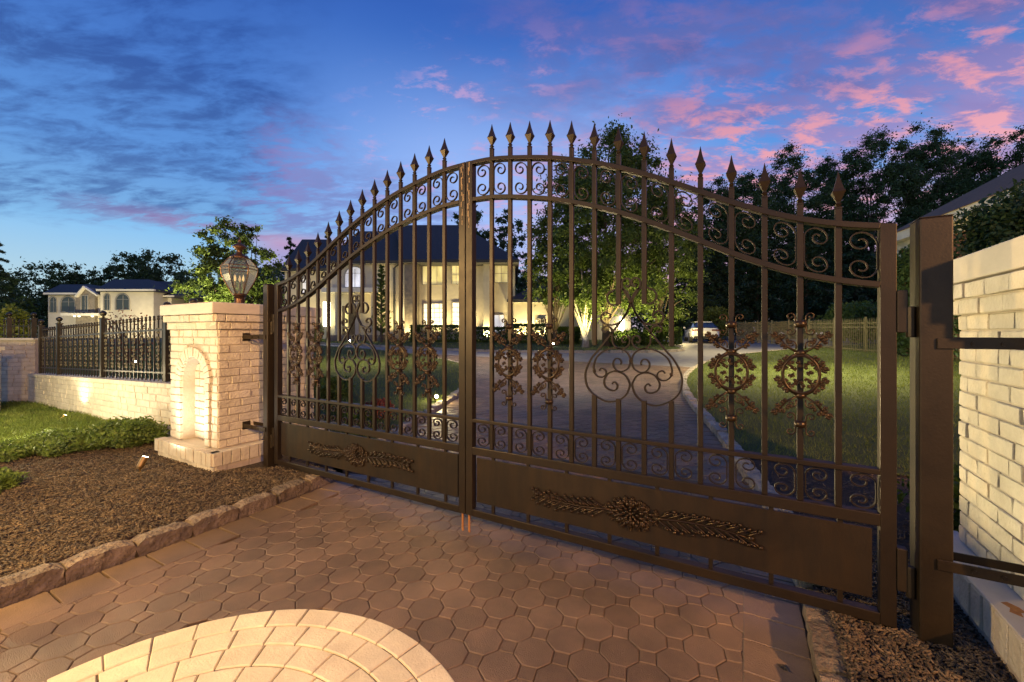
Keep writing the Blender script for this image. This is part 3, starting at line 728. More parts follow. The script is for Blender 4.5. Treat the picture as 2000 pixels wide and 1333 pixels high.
def crs(P, n=4):
    out = []
    for i in range(len(P) - 1):
        p0 = P[max(i - 1, 0)]; p1 = P[i]; p2 = P[i + 1]; p3 = P[min(i + 2, len(P) - 1)]
        for k in range(n):
            t = k / n
            out.append(tuple(.5 * (2 * p1[j] + (p2[j] - p0[j]) * t + (2 * p0[j] - 5 * p1[j] + 4 * p2[j] - p3[j]) * t * t + (3 * p1[j] - p0[j] - 3 * p2[j] + p3[j]) * t ** 3) for j in (0, 1)))
    return out + [P[-1]]
def orn_mesh():
    random.seed(11); m = MB()
    for zc in (.235, -.235):
        m.lathe([(.016, -.016), (.024, -.012), (.027, 0), (.024, .012), (.016, .016)], 10, (0, 0, zc))
        for sx in (-1, 1):
            for sz in (-1, 1):
                pts = [(sx * .018, zc + sz * .005), (sx * .021, zc + sz * .02)] + [(sx * x, zc + sz * z) for x, z in spiral(.040, .036, .019, .006, math.pi, 1.05, -1, 12)]
                m.ribbon(pts, .0055, .011, -.004)
    for zc in (.10, -.10):
        m.lathe([(.02, -.012), (.026, 0), (.02, .012)], 10, (0, 0, zc))
        for sx in (-1, 1):
            for sz in (-1, 1):
                big = 1 if sz * zc > 0 else .86
                tip = Vector((sx * .088 * big, -.014, zc + sz * .072 * big)); a0 = Vector((sx * .016, -.014, zc + sz * .004))
                m.tube([a0, a0.lerp(tip, .5) + Vector((sx * .006, 0, -sz * .006)), tip], [.006, .0055, .005], 6)
                b_ = math.atan2(sz * .072, sx * .088)
                for da, LL, st in ((0, .030, 1.0), (.8, .024, .80), (-.8, .024, .80), (1.5, .020, .55), (-1.5, .020, .55)):
                    c = a0.lerp(tip, st); lobed(m, c, b_ + da, LL, -.003, .011)
    E = [(.066 * math.cos(t), -.012, .088 * math.sin(t)) for t in np.linspace(0, 2 * math.pi, 25)]
    m.tube([(x * 1.08, -.018, z) for x, y, z in E], .0068, 8, cap=False)
    for k in range(16):
        t = 2 * math.pi * k / 16 + .39; q = .5 + .28 * (k % 2); lobed(m, (.042 * q * math.cos(t), -.010, .062 * q * math.sin(t)), t + (.9 if k % 2 else -.9), .018, 0, .007)
    for sx in (-1, 1):
        for sz in (-1, 1):
            m.ribbon([(sx * .018, sz * .118)] + [(sx * x, sz * z) for x, z in spiral(.036, .140, .018, .005, math.pi, 1.1, -1, 12)], .006, .012, -.014)
    return m.mesh('leaf_ornament', M['orn'], True)
ORN = orn_mesh()
def garland_mesh():
    random.seed(21); m = MB()
    for ring, (n, rx, rz, L) in enumerate(((1, 0, 0, .0), (6, .018, .018, .02), (8, .036, .034, .024), (12, .058, .05, .03), (16, .085, .065, .032), (10, .115, .05, .034))):
        for k in range(n):
            t = 2 * math.pi * (k + .5 * (ring % 2)) / n; c = (rx * math.cos(t), -.012 + ring * .0015, rz * math.sin(t))
            if L == 0: m.blob(c, (.012, 0, 0), (0, .012, 0), (0, 0, .012), n=8)
            else:
                d = Vector((math.cos(t), 0, math.sin(t))); s_ = Vector((-d.z, 0, d.x))
                m.blob(Vector(c) + Vector((0, -.004, 0)), d * L * .6 + Vector((0, -.006, 0)), s_ * L * .34, Vector((0, .009, 0)), n=7, m=3, jit=.25)
                if ring > 2: lobed(m, c, t + random.uniform(-.6, .6), L, 0, .008)
    for k in range(40):
        t = random.uniform(0, 6.28); q = random.uniform(.4, 1); lobed(m, (.14 * q * math.cos(t), -.008, .07 * q * math.sin(t)), t + random.uniform(-1, 1), .024, 0, .006)
    for sx in (-1, 1):
        stem = [(sx * (.12 + .46 * t), -.008, .02 * math.sin(t * 3.0) * sx) for t in np.linspace(0, 1, 10)]
        m.tube(stem, [.007 - .004 * k / 9 for k in range(10)], 6)
        for i in range(10):
            t = .04 + .92 * i / 9; c = Vector((sx * (.12 + .46 * t), -.010, .02 * math.sin(t * 3.0) * sx)); LL = .105 * (1 - .3 * t) * random.uniform(.85, 1.15)
            for g_ in (-1, 1):
                a = math.pi / 2 - g_ * sx * 0
                ang = (.5 if sx > 0 else math.pi - .5) if g_ > 0 else (-.56 if sx > 0 else math.pi + .56)
                ang += random.uniform(-.08, .08); d = Vector((math.cos(ang), 0, math.sin(ang))); s_ = Vector((-d.z, 0, d.x)); c2 = c + d * LL * .5
                m.blob(c2, d * LL * .5 + Vector((0, -.005, 0)), s_ * .0055, Vector((0, .006, 0)), n=6, m=4, jit=.1); m.blob(c + d * LL * .62 + s_ * .010 * g_, d * .022, s_ * .006, Vector((0, .007, 0)), n=6, m=3, jit=.2)
                m.blob(c + d * LL, d * .011, s_ * .012, Vector((0, .009, 0)), n=6, m=3, jit=.2)
        m.blob((sx * .59, -.01, .02 * math.sin(3.0) * sx), (.018, 0, 0), (0, .008, 0), (0, 0, .014), n=6, m=3)
    return m.mesh('garland', M['orn'], True)
GAR = garland_mesh()
def leaf(s, label):
    r = empty('gate_leaf', (GX, 0, 0), label, 'gate', 'the two leaves of the driveway gate')
    X = lambda x: s * (x + .003)
    def mk(mb, name, mat='metal', bevel=.003, par=None, smooth=False):
        return mb.build(name, M[mat], par or r, bevel=bevel, smooth=smooth)
    hw = .025
    # stiles
    for x0, x1, zt in ((.0, .055, railz(0)), (LW - .055, LW, railz(LW))):
        m = MB(); m.add([(X(x0), -hw, .133), (X(x1), -hw, .133), (X(x1), hw, .133), (X(x0), hw, .133), (X(x0), -hw, railz(x0)), (X(x1), -hw, railz(x1)), (X(x1), hw, railz(x1)), (X(x0), hw, railz(x0))],
                        [(0, 3, 2, 1), (4, 5, 6, 7), (0, 1, 5, 4), (1, 2, 6, 5), (2, 3, 7, 6), (3, 0, 4, 7)] if s > 0 else [(0, 1, 2, 3), (7, 6, 5, 4), (4, 5, 1, 0), (5, 6, 2, 1), (6, 7, 3, 2), (7, 4, 0, 3)])
        mk(m, 'stile')
    # curved rails
    for off, nm in ((0, 'top_rail'), (-.255, 'arch_rail')):
        xs = np.linspace(.055, LW - .055, 40); m = MB(); m.ribbon([(X(x), railz(x) + off - .013) for x in xs], .026, .05); mk(m, nm, bevel=.002)
    for z0, z1, nm in ((.781, .804, 'middle_rail'), (.558, .611, 'lock_rail'), (.133, .182, 'bottom_rail')):
        m = MB(); m.box((X(.055), -hw, z0), (X(LW - .055), hw, z1)); mk(m, nm)
    m = MB(); m.box((X(.078), -.004, .229), (X(LW - .078), .012, .536)); panel = mk(m, 'kick_panel', 'panel', bevel=.001)
    if 'tab' not in fence_proto:
        m = MB(); m.box((0, -.006, 0), (.02, .01, .047)); fence_proto['tab'] = m.mesh('panel_tab', M['metal'])
        m = MB(); m.box((0, -.006, 0), (.02, .01, .022)); fence_proto['tab2'] = m.mesh('panel_tab', M['metal'])
    for k in range(8):
        x = .2 + k * .266
        link('panel_tab', fence_proto['tab'], panel, (X(x), 0, .182)); link('panel_tab', fence_proto['tab2'], panel, (X(x), 0, .536))
    gm = link('garland', GAR, panel, (s * 1.135, -.004, .378))
    # pickets
    spear = MB()
    spear.lathe([(.0125 * 1.414, 0), (.0125 * 1.414, .006), (.009, .014), (.016, .022), (.009, .030), (.0095, .034), (.033, .082), (.025, .096), (.011, .14), (.001, .186)], 4, rot=math.pi / 4)
    spm = fence_proto.get('spear') or spear.mesh('spear_tip', M['metal']); fence_proto['spear'] = spm
    cut = {6: (1.03, 1.325), 7: (1.02, 1.56), 8: (1.02, 1.56), 9: (1.03, 1.325)}
    for i in range(14):
        x = .2 + .1435 * i; zt = railz(x) + .058
        key = ('pk', i)
        if key not in fence_proto:
            m = MB(); w = .0125
            c = cut.get(i + 1)
            if c:
                m.box((-w, -w, c[1]), (w, w, zt)); m2 = MB(); m2.box((-w, -w, .611), (w, w, c[0])); fence_proto[key, 'low'] = m2.mesh('picket', M['metal'])
            else: m.box((-w, -w, .611), (w, w, zt))
            fence_proto[key] = m.mesh('picket', M['metal'])
        q = link('picket', fence_proto[key], r, (X(x), 0, 0))
        md = q.modifiers.new('b', 'BEVEL'); md.width = .0018; md.segments = 1
        if cut.get(i + 1): link('picket', fence_proto[key, 'low'], r, (X(x), 0, 0))
        link('spear_tip', spm, q, (0, 0, zt)).scale = (1.05, 1.05, .92)
        if i in (1, 3, 10, 12): link('leaf_ornament', ORN, r, (X(x), -.014, 1.205))
    # scrolls
    edges = [.055] + [.2 + .1435 * i for i in range(14)] + [LW - .055]
    for i, (a, b) in enumerate(zip(edges[:-1], edges[1:])):
        a2 = a + (.0125 if i else 0); b2 = b - (.0125 if i < 14 else 0); w = b2 - a2; c = (a2 + b2) / 2
        fl = 1 if i % 2 == 0 else -1
        sl = (railz(b2) - railz(a2)) / w
        m = MB(); m.ribbon([(s * x, z) for x, z in cscroll(w * .97, .223, fl, sl)], .0055, .014); m.build('scroll', M['metal'], r, loc=(X(c), 0, railz(c) - .142))
        m = MB(); m.ribbon([(s * x, z) for x, z in cscroll(w * .9, .166, fl)], .0055, .014); m.build('scroll', M['metal'], r, loc=(X(c), 0, .696))
    # heart scroll work
    for nm, P, t in (('heart_scroll', TEARc, .009), ('inner_scroll', INN, .008), ('small_scroll', LOW, .008), ('crown_scroll', MID, .009)):
        for q in (-1, 1):
            m = MB(); m.ribbon([(q * x, z) for x, z in crs(P)], t, .016); m.build(nm, M['metal'], r, loc=(s * 1.135, 0, 0))
    m = MB()
    for q in (-1, 1):
        m.obox((q * .085, 0, 1.178), (.013, 0, 0), (0, .011, 0), (0, 0, .006)); m.obox((q * .215, 0, 1.172), (.006, 0, .004), (0, .011, 0), (-.003, 0, .01))
    m.obox((0, 0, 1.24), (.01, 0, 0), (0, .011, 0), (0, 0, .007)); m.obox((0, 0, 1.578), (.012, 0, 0), (0, .011, 0), (0, 0, .008))
    m.build('scroll_collar', M['orn'], r, loc=(s * 1.135, 0, 0), bevel=.002)
    # drop bolt and paint wear at the meeting stile
    m = MB(); m.tube([(s * .028, -.018, .14), (s * .028, -.018, .03), (s * .028 + .006, -.022, .012)], .0075, 8)
    m.build('drop_bolt', M['rust'], r)  # rod coloured bright orange, the lamp light on it painted in
    random.seed(int(5 + s)); m = MB(); z = railz(0) - .01
    while z > 2.16:
        l = random.uniform(.02, .07); x = .022 + random.uniform(-.008, .012); w = random.uniform(.001, .0045)
        m.obox((X(x), -hw - .0006, z - l / 2), (w, 0, random.uniform(-.003, .003)), (0, .0006, 0), (0, 0, l / 2)); z -= l * random.uniform(.6, 1.6)
    m.build('paint_wear', M['wear'], r)
    # hinges
    for z0, z1 in ((1.40, 1.58), (.30, .48)):
        m = MB(); m.box((X(LW), -.03, z0), (X(LW + .035), .012, z1)); m.tube([(X(LW + .045), -.02, z0 - .02), (X(LW + .045), -.02, (z0 + z1) / 2 + .02)], .016, 10); m.build('hinge', M['metal_post'], r, bevel=.003)
leaf(-1, 'left leaf of the tall bronze driveway gate, seen in front of the mansion door')
leaf(1, 'right leaf of the tall bronze driveway gate, nearest the camera')
def gate_post(u0, u1, zt, label, s, ux):
    r = empty('gate_post', ((u0 + u1) / 2, 0, 0), label, 'gate post', 'steel posts carrying the gate'); og = r.location
    m = MB(); m.box((u0, -.0625, -.05), (u1, .0625, zt - .004)); m.build('post_tube', M['metal_post'], r, org=og, bevel=.006)
    m = MB(); m.box((u0 - .001, -.0635, zt - .004), (u1 + .001, .0635, zt)); m.build('post_cap', M['metal_post'], r, org=og, bevel=.0015)
    e = u1 if s > 0 else u0
    for z0 in (1.335, .44):
        m = MB(); m.box((e - s * .05, -.071, z0), (ux, -.0635, z0 + .042)); m.box((e + s * .002, .03, z0 + .01), (ux, .038, z0 + .045))
        m.box((ux - s * .012, -.075, z0 - .02), (ux, -.0, z0 + .06)); br = m.build('wall_bracket', M['metal_post'], r, org=og, bevel=.0015)
        m = MB()
        for q in (.25, .75):
            x = e + (ux - e) * q; m.lathe([(.010, 0), (.010, .006), (.006, .008)], 6, (0, 0, 0)); m.xf(lambda p_, x=x: p_)
        m = MB()
        for q in (.2, .5):
            x = e + (ux - e) * q; m.tube([(x, -.071, z0 + .021), (x, -.077, z0 + .021)], .009, 6)
        m.build('bolt', M['metal'], br, org=og)
gate_post(-2.405, -2.33, 1.87, 'left steel gate post standing beside the niche pillar', -1, -2.75)
gate_post(2.308, 2.410, 1.875, 'right steel gate post, wide and close to the camera', 1, 2.68)
# rust mark on the plinth ledge
m = MB(); m.prism([(0, 0), (.03, .012), (.06, .0), (.075, .02), (.05, .04), (.02, .045), (.01, .03), (-.02, .025)], 0, .001)
m.xf(lambda q: (2.585 + q[2] * 1.2, .0 + q[0] * 1.1, .3045 + q[1] * .2)); tag(m.build('rust_stain', M['rust']), 'small orange rust stain on the pillar ledge under the bracket', 'stain')

# lantern on the left pillar
def lantern():
    L0 = Vector((-3.235, .15, 1.692))
    r = empty('lantern', L0, 'copper and glass hexagonal lantern standing on the left pillar cap', 'lantern')
    m = MB(); m.lathe([(.085, 0), (.085, .012), (.06, .02), (.05, .035), (.05, .085), (.062, .095), (.05, .105), (.07, .125), (.072, .135)], 24); m.build('base', M['copper'], r, smooth=False)
    prof = [(.068, .135), (.10, .20), (.14, .28), (.165, .345), (.176, .41), (.172, .44), (.135, .49), (.098, .535)]
    m = MB(); m.lathe([(a * .985, b) for a, b in prof], 6); m.build('glass_panes', M['glass'], r)
    m = MB()
    for k in range(6):
        a = k * math.pi / 3; m.tube([(q * math.cos(a), q * math.sin(a), z) for q, z in prof], .0055, 6)
    for (q, z) in (prof[0], prof[4], prof[-1], (.172, .445)):
        for k in range(6):
            a, b = k * math.pi / 3, (k + 1) * math.pi / 3; m.tube([(q * math.cos(a), q * math.sin(a), z), (q * math.cos(b), q * math.sin(b), z)], .005, 6)
    m.build('frame', M['copper'], r)
    m = MB(); m.lathe([(.10, .535), (.085, .555), (.04, .58), (.026, .60), (.032, .63), (.068, .655), (.066, .665), (.045, .69), (.02, .70), (.012, .715), (.02, .73), (.008, .745), (.002, .78)], 24); m.build('crown', M['copper'], r, smooth=True)
    for k in range(3):
        a = k * 2.09 + .5; c = (.045 * math.cos(a), .045 * math.sin(a))
        m = MB(); m.tube([(0, 0, .14), (0, 0, .17)], .01, 6) if k == 0 else None; m.tube([(0, 0, .165), (c[0], c[1], .17), (c[0], c[1], .2)], .004, 6); m.lathe([(.014, .2), (.011, .205), (.011, .27), (.008, .275)], 10, (c[0], c[1], 0)); cd = m.build('candle', M['ivory'], r)
        m = MB(); m.lathe([(.005, .275), (.013, .295), (.011, .32), (.002, .35)], 10, (c[0], c[1], 0)); m.build('bulb', M['flame'], cd, smooth=True)
lantern()

# ---------------------------------------------------------------- spotlights
def spot_fixture(loc, label, aim, size=.03, L=.11, lens='lens', r_=None):
    loc = Vector(loc); aim = Vector(aim).normalized()
    r = empty('spotlight', loc, label, 'spotlight', 'landscape spotlights in the beds and lawns')
    m = MB(); m.tube([(0, 0, -.03), (0, 0, .05)], size * .3, 8); m.build('stake', M['brass'], r)
    a = Vector((0, 0, .05)); b = a + aim * L
    m = MB(); m.tube([a - aim * .02, a, b], [size * .8, size, size], 16); m.build('lamp_housing', M['brass'], r, bevel=.002)
    m = MB(); m.tube([b + aim * .0005, b + aim * .004], size * .82, 16); m.build('lens', M[lens], r)
    return loc + b
def light(loc, kind, power, col, size=.05, aim=None, angle=60, blend=.6):
    d = bpy.data.lights.new('lamp', kind); d.energy = power; d.color = col
    d.shadow_soft_size = size
    if kind == 'SPOT': d.spot_size = R(angle); d.spot_blend = blend
    o = bpy.data.objects.new('lamp', d); COL.objects.link(o); o.location = loc
    if aim is not None: o.rotation_euler = (Vector(aim) - Vector(loc)).to_track_quat('-Z', 'Y').to_euler()
    return o
WARM = (1, .74, .38); YEL = (1, .78, .34); WHT = (1, .87, .62); ORG = (1, .50, .16)
# niche uplight
q = spot_fixture((-3.24, -.72, .1), 'brass cylinder uplight in the mulch below the niche', (0, .45, .9), .027, .09, 'lenssoft')
light(q + Vector((0, -.02, .03)), 'SPOT', 68, (1, .9, .7), .05, (-3.22, -.2, .95), 125, .9)
# wall washers on the left verge
for (x, y, v_, pw, lab) in ((-7.6, -.2, .25, 34, 'small uplight at the foot of the low wall making the bright patch'), (-5.75, -1.3, .3, 70, 'uplight at the left frame edge flaring on the grass')):
    z = float(bedz(x, y)); q = spot_fixture((x, y, z - .04), lab, (0, .6, .8), .022, .05, 'lenssoft')
    light(q + Vector((0, -.02, .04)), 'SPOT', pw, WHT, .03, Vector((x - .1, .1 if y > -1 else 1.2, z + (1.0 if y > -1 else .9))), 110 if y > -1 else 150, .9)
light((-6.9, -2.2, 1.1), 'POINT', 420, (1, .84, .44), .1); light((-9.6, -1.1, .5), 'POINT', 30, (1, .82, .5), .05)  # added point lights above the verge, without fixtures, brightening grass and walls
# flood on the left inner lawn
q = spot_fixture((-3.12, 3.35, .19), 'bright floodlight on the lawn edge behind the left gate leaf', (.75, -.4, .55), .035, .07, 'lens')
light(q + Vector((.05, -.03, .05)), 'SPOT', 2300, (1, .81, .42), .03, (2.9, .05, 2.0), 29, .35)
light(q + Vector((.0, .1, .1)), 'POINT', 22, YEL, .03)

# ---------------------------------------------------------------- trees and plants
def leaf_cloud(C, rad, n, size, flat=1.0, shell=0):
    k = rng.integers(0, len(C), n); d = rng.normal(0, 1, (n, 3)); d /= np.linalg.norm(d, axis=1, keepdims=True)
    rr = np.abs(rng.normal(0, .62, n))
    P = C[k] + d * (rad[k] * rr)[:, None] * np.array([1, 1, flat])
    a = rng.normal(0, 1, (n, 3)); a /= np.linalg.norm(a, axis=1, keepdims=True)
    b = np.cross(a, rng.normal(0, 1, (n, 3))); b /= np.linalg.norm(b, axis=1, keepdims=True)
    s = size * rng.uniform(.6, 1.3, n)
    a *= s[:, None]; b *= (s * .5)[:, None]
    V = np.stack([P - a, P + b, P + a, P - b], 1).reshape(-1, 3); F = np.arange(4 * n).reshape(-1, 4)
    return V, F
def tree(base, H, W, label, n=9000, leaf=.1, mat='leafmid', trunk=.18, nc=40, low=.25, bark='bark', name='broadleaf_tree', cat='tree', group=None, top=.8, seed=0, fork=1, cr=.2, lean=(0, 0), drape=0):
    global rng
    base = Vector(base); rs = np.random.default_rng(seed + 100); rng = rs
    r = empty(name, base, label, cat, group)
    C = []
    while len(C) < nc:
        p_ = rs.uniform(-1, 1, 3)
        if np.linalg.norm(p_) > 1 or np.linalg.norm(p_) < .35: continue
        hfrac = (p_[2] + 1) / 2; wid = 1 - (hfrac ** 2) * (1 - top) * 1.0
        C.append((p_[0] * W / 2 * wid + lean[0] * hfrac, p_[1] * W / 2 * wid + lean[1] * hfrac, H * (low + (1 - low) * hfrac * .94)))
    C = np.array(C); rad = rs.uniform(.6, 1.3, nc) * cr * W
    V, F = leaf_cloud(C, rad, n, leaf, .75)
    link('crown', npmesh('crown', V, F, M[mat]), r)
    m = MB(); random.seed(seed)
    for f in range(fork):
        ox = (f - (fork - 1) / 2) * trunk * 2.2; tp = Vector((ox * 3.5, random.uniform(-.2, .2) * W * .2, H * .62)); pts = [Vector((ox, 0, -.1)).lerp(tp, t) + Vector((random.uniform(-1, 1), random.uniform(-1, 1), 0)) * trunk * .5 * (t > 0) for t in np.linspace(0, 1, 7)]
        m.tube(pts, [trunk * (1.25 if i == 0 else 1 - .13 * i) / (1 + .3 * (fork > 1)) for i in range(7)], 8)
        for k in range(0, min(nc, 26), 1):
            if k % fork != f: continue
            c = Vector(C[k]); i = min(5, max(1, int((c.z / H - .25) * 7))); s_ = pts[i]
            if c.z < s_.z: s_ = pts[1] if c.z > pts[1].z else pts[0]
            mid = s_.lerp(c, .5) + Vector((0, 0, .04 * H)); m.tube([s_, mid, c], [trunk * .3, trunk * .18, trunk * .06], 5)
    m.build('trunk', M[bark], r, smooth=True)
    rng = np.random.default_rng(seed + 999)
    return r
def tree_at(px, ytop, ybase, wpx, Z, label, **k):
    b = at(px, ybase, Z); t = at(px, ytop, Z); b.z = min(b.z, float(T(b.x, b.y)) + .05) if ybase < 0 else float(T(b.x, b.y)) + .02
    H = t.z - b.z; return tree(b, H, wpx / FL * Z, label, **k)
def conifer(px, ytop, wpx, Z, label, n=5000, seed=0, mat='leafcon', group=None, droop=.25, leaf=.12, sparse=1.0):
    b = at(px, 650, Z); b.z = float(T(b.x, b.y)); H = at(px, ytop, Z).z - b.z; W = wpx / FL * Z
    rs = np.random.default_rng(seed)
    r = empty('conifer', b, label, 'conifer', group)
    m = MB(); m.tube([(0, 0, -.1), (0, 0, H * .5), (0, 0, H * .97)], [H * .02, H * .012, H * .003], 7)
    V = []; nb = int(46 * sparse) + 14; per = n // nb
    for i in range(nb):
        h = .12 + .86 * i / nb; L = W / 2 * (1 - h) ** .8 * rs.uniform(.7, 1.15) + .05 * W * (h > .8); a = i * 2.4 + rs.uniform(-.3, .3)
        e = np.array([math.cos(a) * L, math.sin(a) * L, -droop * L]); s_ = np.array([0, 0, h * H])
        m.tube([tuple(s_), tuple(s_ + e * .5 + [0, 0, .1 * L]), tuple(s_ + e)], [H * .004, H * .003, H * .001], 4)
        t = rs.random(per) ** .7; P = s_ + e * t[:, None] + np.stack([0 * t, 0 * t, .4 * L * t * (1 - t)], 1); P += rs.normal(0, 1, (per, 3)) * np.array([.07, .07, .05]) * (L * .7 + .2) * (.4 + t[:, None]); P[:, 2] -= rs.random(per) * .12 * L
        V.append(P)
    P = np.concatenate(V); k = len(P); d = rs.normal(0, 1, (k, 3)) * [1, 1, .5] + [0, 0, -.7]; d /= np.linalg.norm(d, axis=1, keepdims=True)
    s2 = np.cross(d, rs.normal(0, 1, (k, 3))); s2 /= np.linalg.norm(s2, axis=1, keepdims=True); sz = leaf * rs.uniform(.6, 1.4, k)
    Q = np.stack([P - d * sz[:, None], P + s2 * sz[:, None] * .3, P + d * sz[:, None], P - s2 * sz[:, None] * .3], 1).reshape(-1, 3)
    link('crown', npmesh('crown', Q, np.arange(4 * k).reshape(-1, 4), M[mat]), r); m.build('trunk', M['bark'], r)
    return r
def shrub(loc, size, n, label, mat='hedge', leaf=.05, name='shrub', cat='shrub', group=None, box=False, seed=0):
    rs = np.random.default_rng(seed + 7); r = empty(name, loc, label, cat, group); w, d, h = size
    P = rs.uniform(-1, 1, (n * 2, 3))
    if box:
        ax = rs.integers(0, 3, len(P)); sg = np.sign(P[np.arange(len(P)), ax]); P[np.arange(len(P)), ax] = sg * rs.uniform(.8, 1.05, len(P))
    else:
        nr = np.linalg.norm(P, axis=1, keepdims=True); P = P / nr * rs.uniform(.62, 1.04, (len(P), 1)) * (1 + .16 * np.sin(P[:, :1] / nr * 7 + seed) * np.cos(P[:, 1:2] / nr * 6))
    P = P[:n] * [w / 2, d / 2, h / 2] + [0, 0, h / 2]; P[:, 2] = np.maximum(P[:, 2], .01); k = len(P)
    a = rs.normal(0, 1, (k, 3)); a /= np.linalg.norm(a, axis=1, keepdims=True); b = np.cross(a, rs.normal(0, 1, (k, 3))); b /= np.linalg.norm(b, axis=1, keepdims=True)
    s = leaf * rs.uniform(.6, 1.3, k); a *= s[:, None]; b *= (s * .5)[:, None]
    V = np.stack([P - a, P + b, P + a, P - b], 1).reshape(-1, 3)
    link('foliage', npmesh('foliage', V, np.arange(4 * k).reshape(-1, 4), M[mat]), r)
    m = MB(); random.seed(seed)
    for i in range(5):
        m.tube([(random.uniform(-.1, .1) * w, random.uniform(-.1, .1) * d, -.03), (random.uniform(-.3, .3) * w, random.uniform(-.3, .3) * d, h * .75)], [.02 * max(.4, h), .008 * max(.4, h)], 5)
    m.build('stems', M['bark'], r)
    return r
def shrub_at(px, ytop, ybase, wpx, Z, label, dpt=None, **k):
    b = at(px, ybase, Z); t = at(px, ytop, Z); g_ = float(T(b.x, b.y)) + .08; w = wpx / FL * Z
    b.z = g_; h = max(.3, t.z - g_); return shrub(b, (w, dpt or w, h), k.pop('n', 2500), label, **k)

# central lit tree group on the island
tree_at(1185, 238, 678, 290, 23.5, 'large lit shade tree on the island, behind the right gate leaf', n=85000, leaf=.085, mat='leafmid', trunk=.22, nc=250, low=.12, top=.72, seed=1, cr=.095)
tree_at(1085, 400, 674, 130, 24.5, 'smaller tree with pale forked trunk left of the big shade tree', n=18000, leaf=.085, mat='leafmid', trunk=.12, nc=80, low=.25, bark='bark', seed=2, fork=1, cr=.11)
tree_at(1143, 480, 674, 120, 22.5, 'low tree with a twisted white lit trunk on the island', n=12000, leaf=.085, mat='leafmid', trunk=.2, nc=50, low=.36, bark='barkpale', seed=3, fork=1, cr=.14)
tree_at(1290, 330, 672, 170, 26, 'tall tree with pinkish lit trunk behind the island shrubs', n=30000, leaf=.09, mat='leafmid', trunk=.17, nc=140, low=.06, seed=4, cr=.1, bark='bark')
# lit tree behind the lantern
tree_at(432, 408, 640, 150, 17, 'bright green lit tree behind the niche pillar', n=26000, leaf=.065, mat='leafmid', trunk=.1, nc=130, low=.05, seed=5, cr=.09, top=.5)
tree_at(492, 425, 640, 110, 17.5, 'second lit green tree right of the lantern', n=18000, leaf=.065, mat='leafmid', trunk=.08, nc=90, low=.05, seed=6, cr=.11)
# trees on the right
rt = [(1398, 335, 120, 44, 'short dark tree at the left end of the right hand treeline'), (1465, 292, 130, 46, 'dark tree behind the fifth spear from the right of the gate'), (1545, 262, 140, 48, 'dark tree with a pointed top over the third spear from the right'),
      (1618, 285, 110, 50, 'dark tree in the dip of the right treeline'), (1705, 228, 150, 46, 'tall loose tree right of the last gate spear'), (1800, 214, 140, 47, 'tall tree between the gate post and the last spear'),
      (1880, 236, 130, 49, 'tall dark tree directly above the right gate post'), (1965, 206, 150, 45, 'tallest dark tree at the upper right above the brick house'), (2070, 200, 160, 46, 'dark tree cut by the right frame edge above the shrub')]
for i, (x, yt, w, Z, lab) in enumerate(rt):
    tree_at(x, yt, 640, w * 1.25, Z, lab, n=62000, leaf=.12, mat='leafdark', trunk=.24, nc=250, low=.06, seed=20 + i, cr=.095, group='dark trees along the right side', top=.6)
# lower dark growth
for i, (x, yt, w, Z, lab) in enumerate([(1395, 470, 120, 38, 'dark evergreen behind the parked car'), (1480, 455, 130, 39, 'broad dark evergreen right of the parked car'), (1575, 440, 140, 38, 'dark evergreen behind the middle of the iron fence'), (1670, 430, 150, 38, 'dark evergreen behind the right end of the iron fence'), (1775, 420, 160, 37, 'dark evergreen seen between gate stile and gate post'), (1345, 420, 110, 36, 'drooping evergreen beside the island trees')]):
    conifer(x, yt, w * 1.3, Z, lab, n=14000, seed=40 + i, leaf=.2, group='dark evergreens behind the iron fence', droop=.15)
# left treeline
for i, (x, yt, w, Z, lab, kind) in enumerate([(-25, 515, 110, 54, 'dark mixed tree at the far left behind the taller wall', 't'), (100, 508, 130, 76, 'dark tree just left of the pale distant house', 't'), (165, 515, 110, 76, 'dark tree above the left roof of the distant house', 't'),
                                              (255, 482, 90, 74, 'rounded dark tree above the distant house, left of a pair', 't'), (308, 473, 100, 74, 'rounded dark tree above the distant house, right of a pair', 't'), (375, 520, 110, 74, 'dark tree behind the lit green tree', 't'), (210, 520, 70, 78, 'low dark tree in the dip above the distant house', 't')]):
    tree_at(x, yt, 648, w * 1.15, Z, lab, n=12000, leaf=.24, mat='leafdark', trunk=.3, nc=110, low=.05, seed=60 + i, cr=.10, group='dark trees behind the distant house', top=.75)
conifer(-8, 455, 90, 30, 'thin dark pine reaching in at the left frame edge', n=5000, seed=81, leaf=.1, sparse=.4)
conifer(-55, 545, 150, 30, 'large evergreen with lit lower boughs left of the distant house', n=22000, seed=82, leaf=.09, mat='leafdark', droop=.05)
conifer(567, 457, 60, 42, 'drooping spruce with a thin crown left of the mansion roof', n=2600, seed=83, leaf=.2, sparse=.4, droop=.35, group='spruces behind the mansion')
conifer(604, 468, 60, 43, 'narrow spruce just right of the drooping spruce', n=3600, seed=84, leaf=.2, sparse=.5, droop=.3, group='spruces behind the mansion')
conifer(642, 455, 60, 44, 'denser spruce rising behind the left roof slope of the mansion', n=5000, seed=85, leaf=.2, sparse=.8, droop=.2, group='spruces behind the mansion')
tree_at(915, 388, 640, 120, 46, 'dark tree above the mansion roof beside the meeting stiles', n=9000, leaf=.16, mat='leafdark', trunk=.2, nc=110, low=.2, seed=90, cr=.08, group='trees behind the mansion')
tree_at(985, 395, 640, 110, 46, 'dark tree above the right end of the mansion roof', n=9000, leaf=.16, mat='leafdark', trunk=.2, nc=110, low=.2, seed=91, cr=.08, group='trees behind the mansion')
shrub_at(22, 598, 655, 60, 13, 'yellow green lit shrub behind the taller wall at the left edge', mat='leafgold', leaf=.07, n=2500, seed=1)
